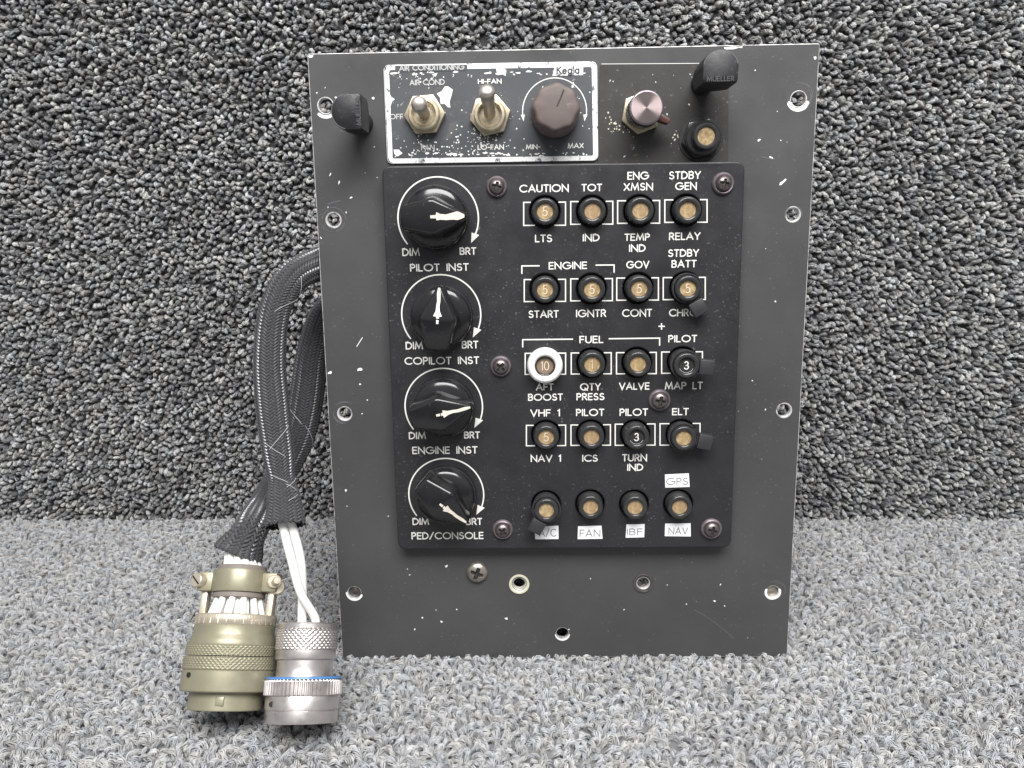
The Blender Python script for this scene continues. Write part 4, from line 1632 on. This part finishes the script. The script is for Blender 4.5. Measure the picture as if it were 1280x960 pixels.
mb.lathe(prof(s2, [(47, 103), (48.8, 104), (48.8, 115), (47.5, 117), (40, 117.5), (38, 112)]), 240, rfun=lambda r, z, a: r + (.00013 * math.cos(90 * a) if r > 48 * s2 else 0), cap0=False)
mb.build('ribbed_ring', M['tan_metal'], conn2, angle=60)
mb = MB()
mb.lathe([(3.2 * s2, -.0012), (3.1 * s2, .0004), (1.0 * s2, .0004)], 20, 0,
         Matrix.Rotation(R(-35), 4, 'Z') @ Matrix.Translation(Vector((0, -55.6 * s2, 42 * s2))) @ Matrix.Rotation(R(90), 4, 'X'))
mb.build('peep_hole', M['hole_black'], conn2)
mb = MB()
mb.lathe(prof(s2, [(40.5, 2.8), (39, 5)]), 48)
mb.build('insert', M['hole_black'], conn2)
# clamp: two arms, a band with ears and two screws
for sx in (-1, 1):
    mb = MB()
    mb.box((sx * 42.5 * s2, 0, 131 * s2), (8 * s2, 15 * s2, 34 * s2), .0004)
    mb.build('clamp_arm', M['tan_metal'], conn2, angle=30)
mb = MB()
mb.lathe(prof(s2, [(30, 146), (34, 146), (34.6, 148), (34.6, 173), (34, 174.5), (30, 174.5)]), 64, cap0=False, cap1=False)
for sx in (-1, 1):
    mb.box((sx * 41 * s2, -3 * s2, 159 * s2), (19 * s2, 24 * s2, 25 * s2), .0007)
mb.build('clamp_band', M['olive'], conn2, angle=30)
for sx in (-1, 1):
    mb = MB()
    mt = Matrix.Translation((sx * 47 * s2, (-12 if sx < 0 else -14) * s2, 160 * s2)) @ Matrix.Rotation(R(90), 4, 'X') @ Matrix.Rotation(R(30 * sx), 4, 'Y')
    if sx < 0:
        mb.lathe([(9.5 * s2, 0), (9.5 * s2, 7 * s2), (8.5 * s2, 8.5 * s2), (1 * s2, 8.6 * s2)], 32, 0, mt)
        mb.box((0, 0, 8.3 * s2), (17 * s2, 2.2 * s2, 1.0 * s2), 0, 1, mt, Matrix.Rotation(R(-40), 4, 'Z'))
    else:
        mb.lathe([(9 * s2, 0), (9 * s2, 4 * s2), (8 * s2, 5 * s2), (5 * s2, 5 * s2), (4.6 * s2, 17 * s2), (4 * s2, 18 * s2), (.5 * s2, 18.2 * s2)], 28, 0, mt)
        mb.lathe([(10 * s2, -14 * s2), (10.5 * s2, -12 * s2), (10.5 * s2, -8 * s2), (9 * s2, -6 * s2)], 28, 0, Matrix.Translation((6 * s2, 0, -6 * s2)) @ mt)
    mb.build('clamp_screw', [M['tan_metal'], M['hole_black']], conn2, angle=30)
mb = MB()
mb.lathe(prof(s2, [(20, 139), (30, 138), (32, 139.5), (32, 145), (29, 147), (29, 172), (30.5, 174), (30.5, 179), (29, 181), (20, 181)]), 56, cap0=False, cap1=False)
mb.build('grommet', M['grommet'], conn2, angle=30)
e2 = path2[-1]
g = random.Random(9)
NW = 24
for k in range(NW):
    a = 2 * PI * k / NW
    front = k % 2 == 0
    q = 1.0 if front else .72
    cx, cy = math.cos(a) * q, math.sin(a) * q
    up_dir = (path2[-24] - path2[-1]).normalized()
    d0 = dist(e2) / FOC
    Ta, Aa, Ba = frames(path2)[-1]
    p_top = path2[-60] + (Aa * cx + Ba * cy) * (9 * d0)
    p_mid = path2[-14] + (Aa * cx + Ba * cy) * (15 * d0)
    gx, gy = (Aa * cx + Ba * cy).dot(F2.to_3x3() @ Vector((1, 0, 0))), (Aa * cx + Ba * cy).dot(F2.to_3x3() @ Vector((0, 1, 0)))
    pts = [p_top, p_mid, F2 @ Vector((gx * 22 * s2, gy * 22 * s2, 180 * s2)), F2 @ Vector((gx * 25 * s2, gy * 25 * s2, 158 * s2)), F2 @ Vector((gx * 27 * s2, gy * 27 * s2, 139 * s2)),
           F2 @ Vector((gx * 34 * s2, gy * 34 * s2, 116 * s2)), F2 @ Vector((gx * 36 * s2, gy * 36 * s2, 110 * s2))]
    mb = MB()
    mb.tube(spline(pts, 36), 4.0 * s2, 10)
    mb.build('wire', M['white_wire'], root2, angle=60)
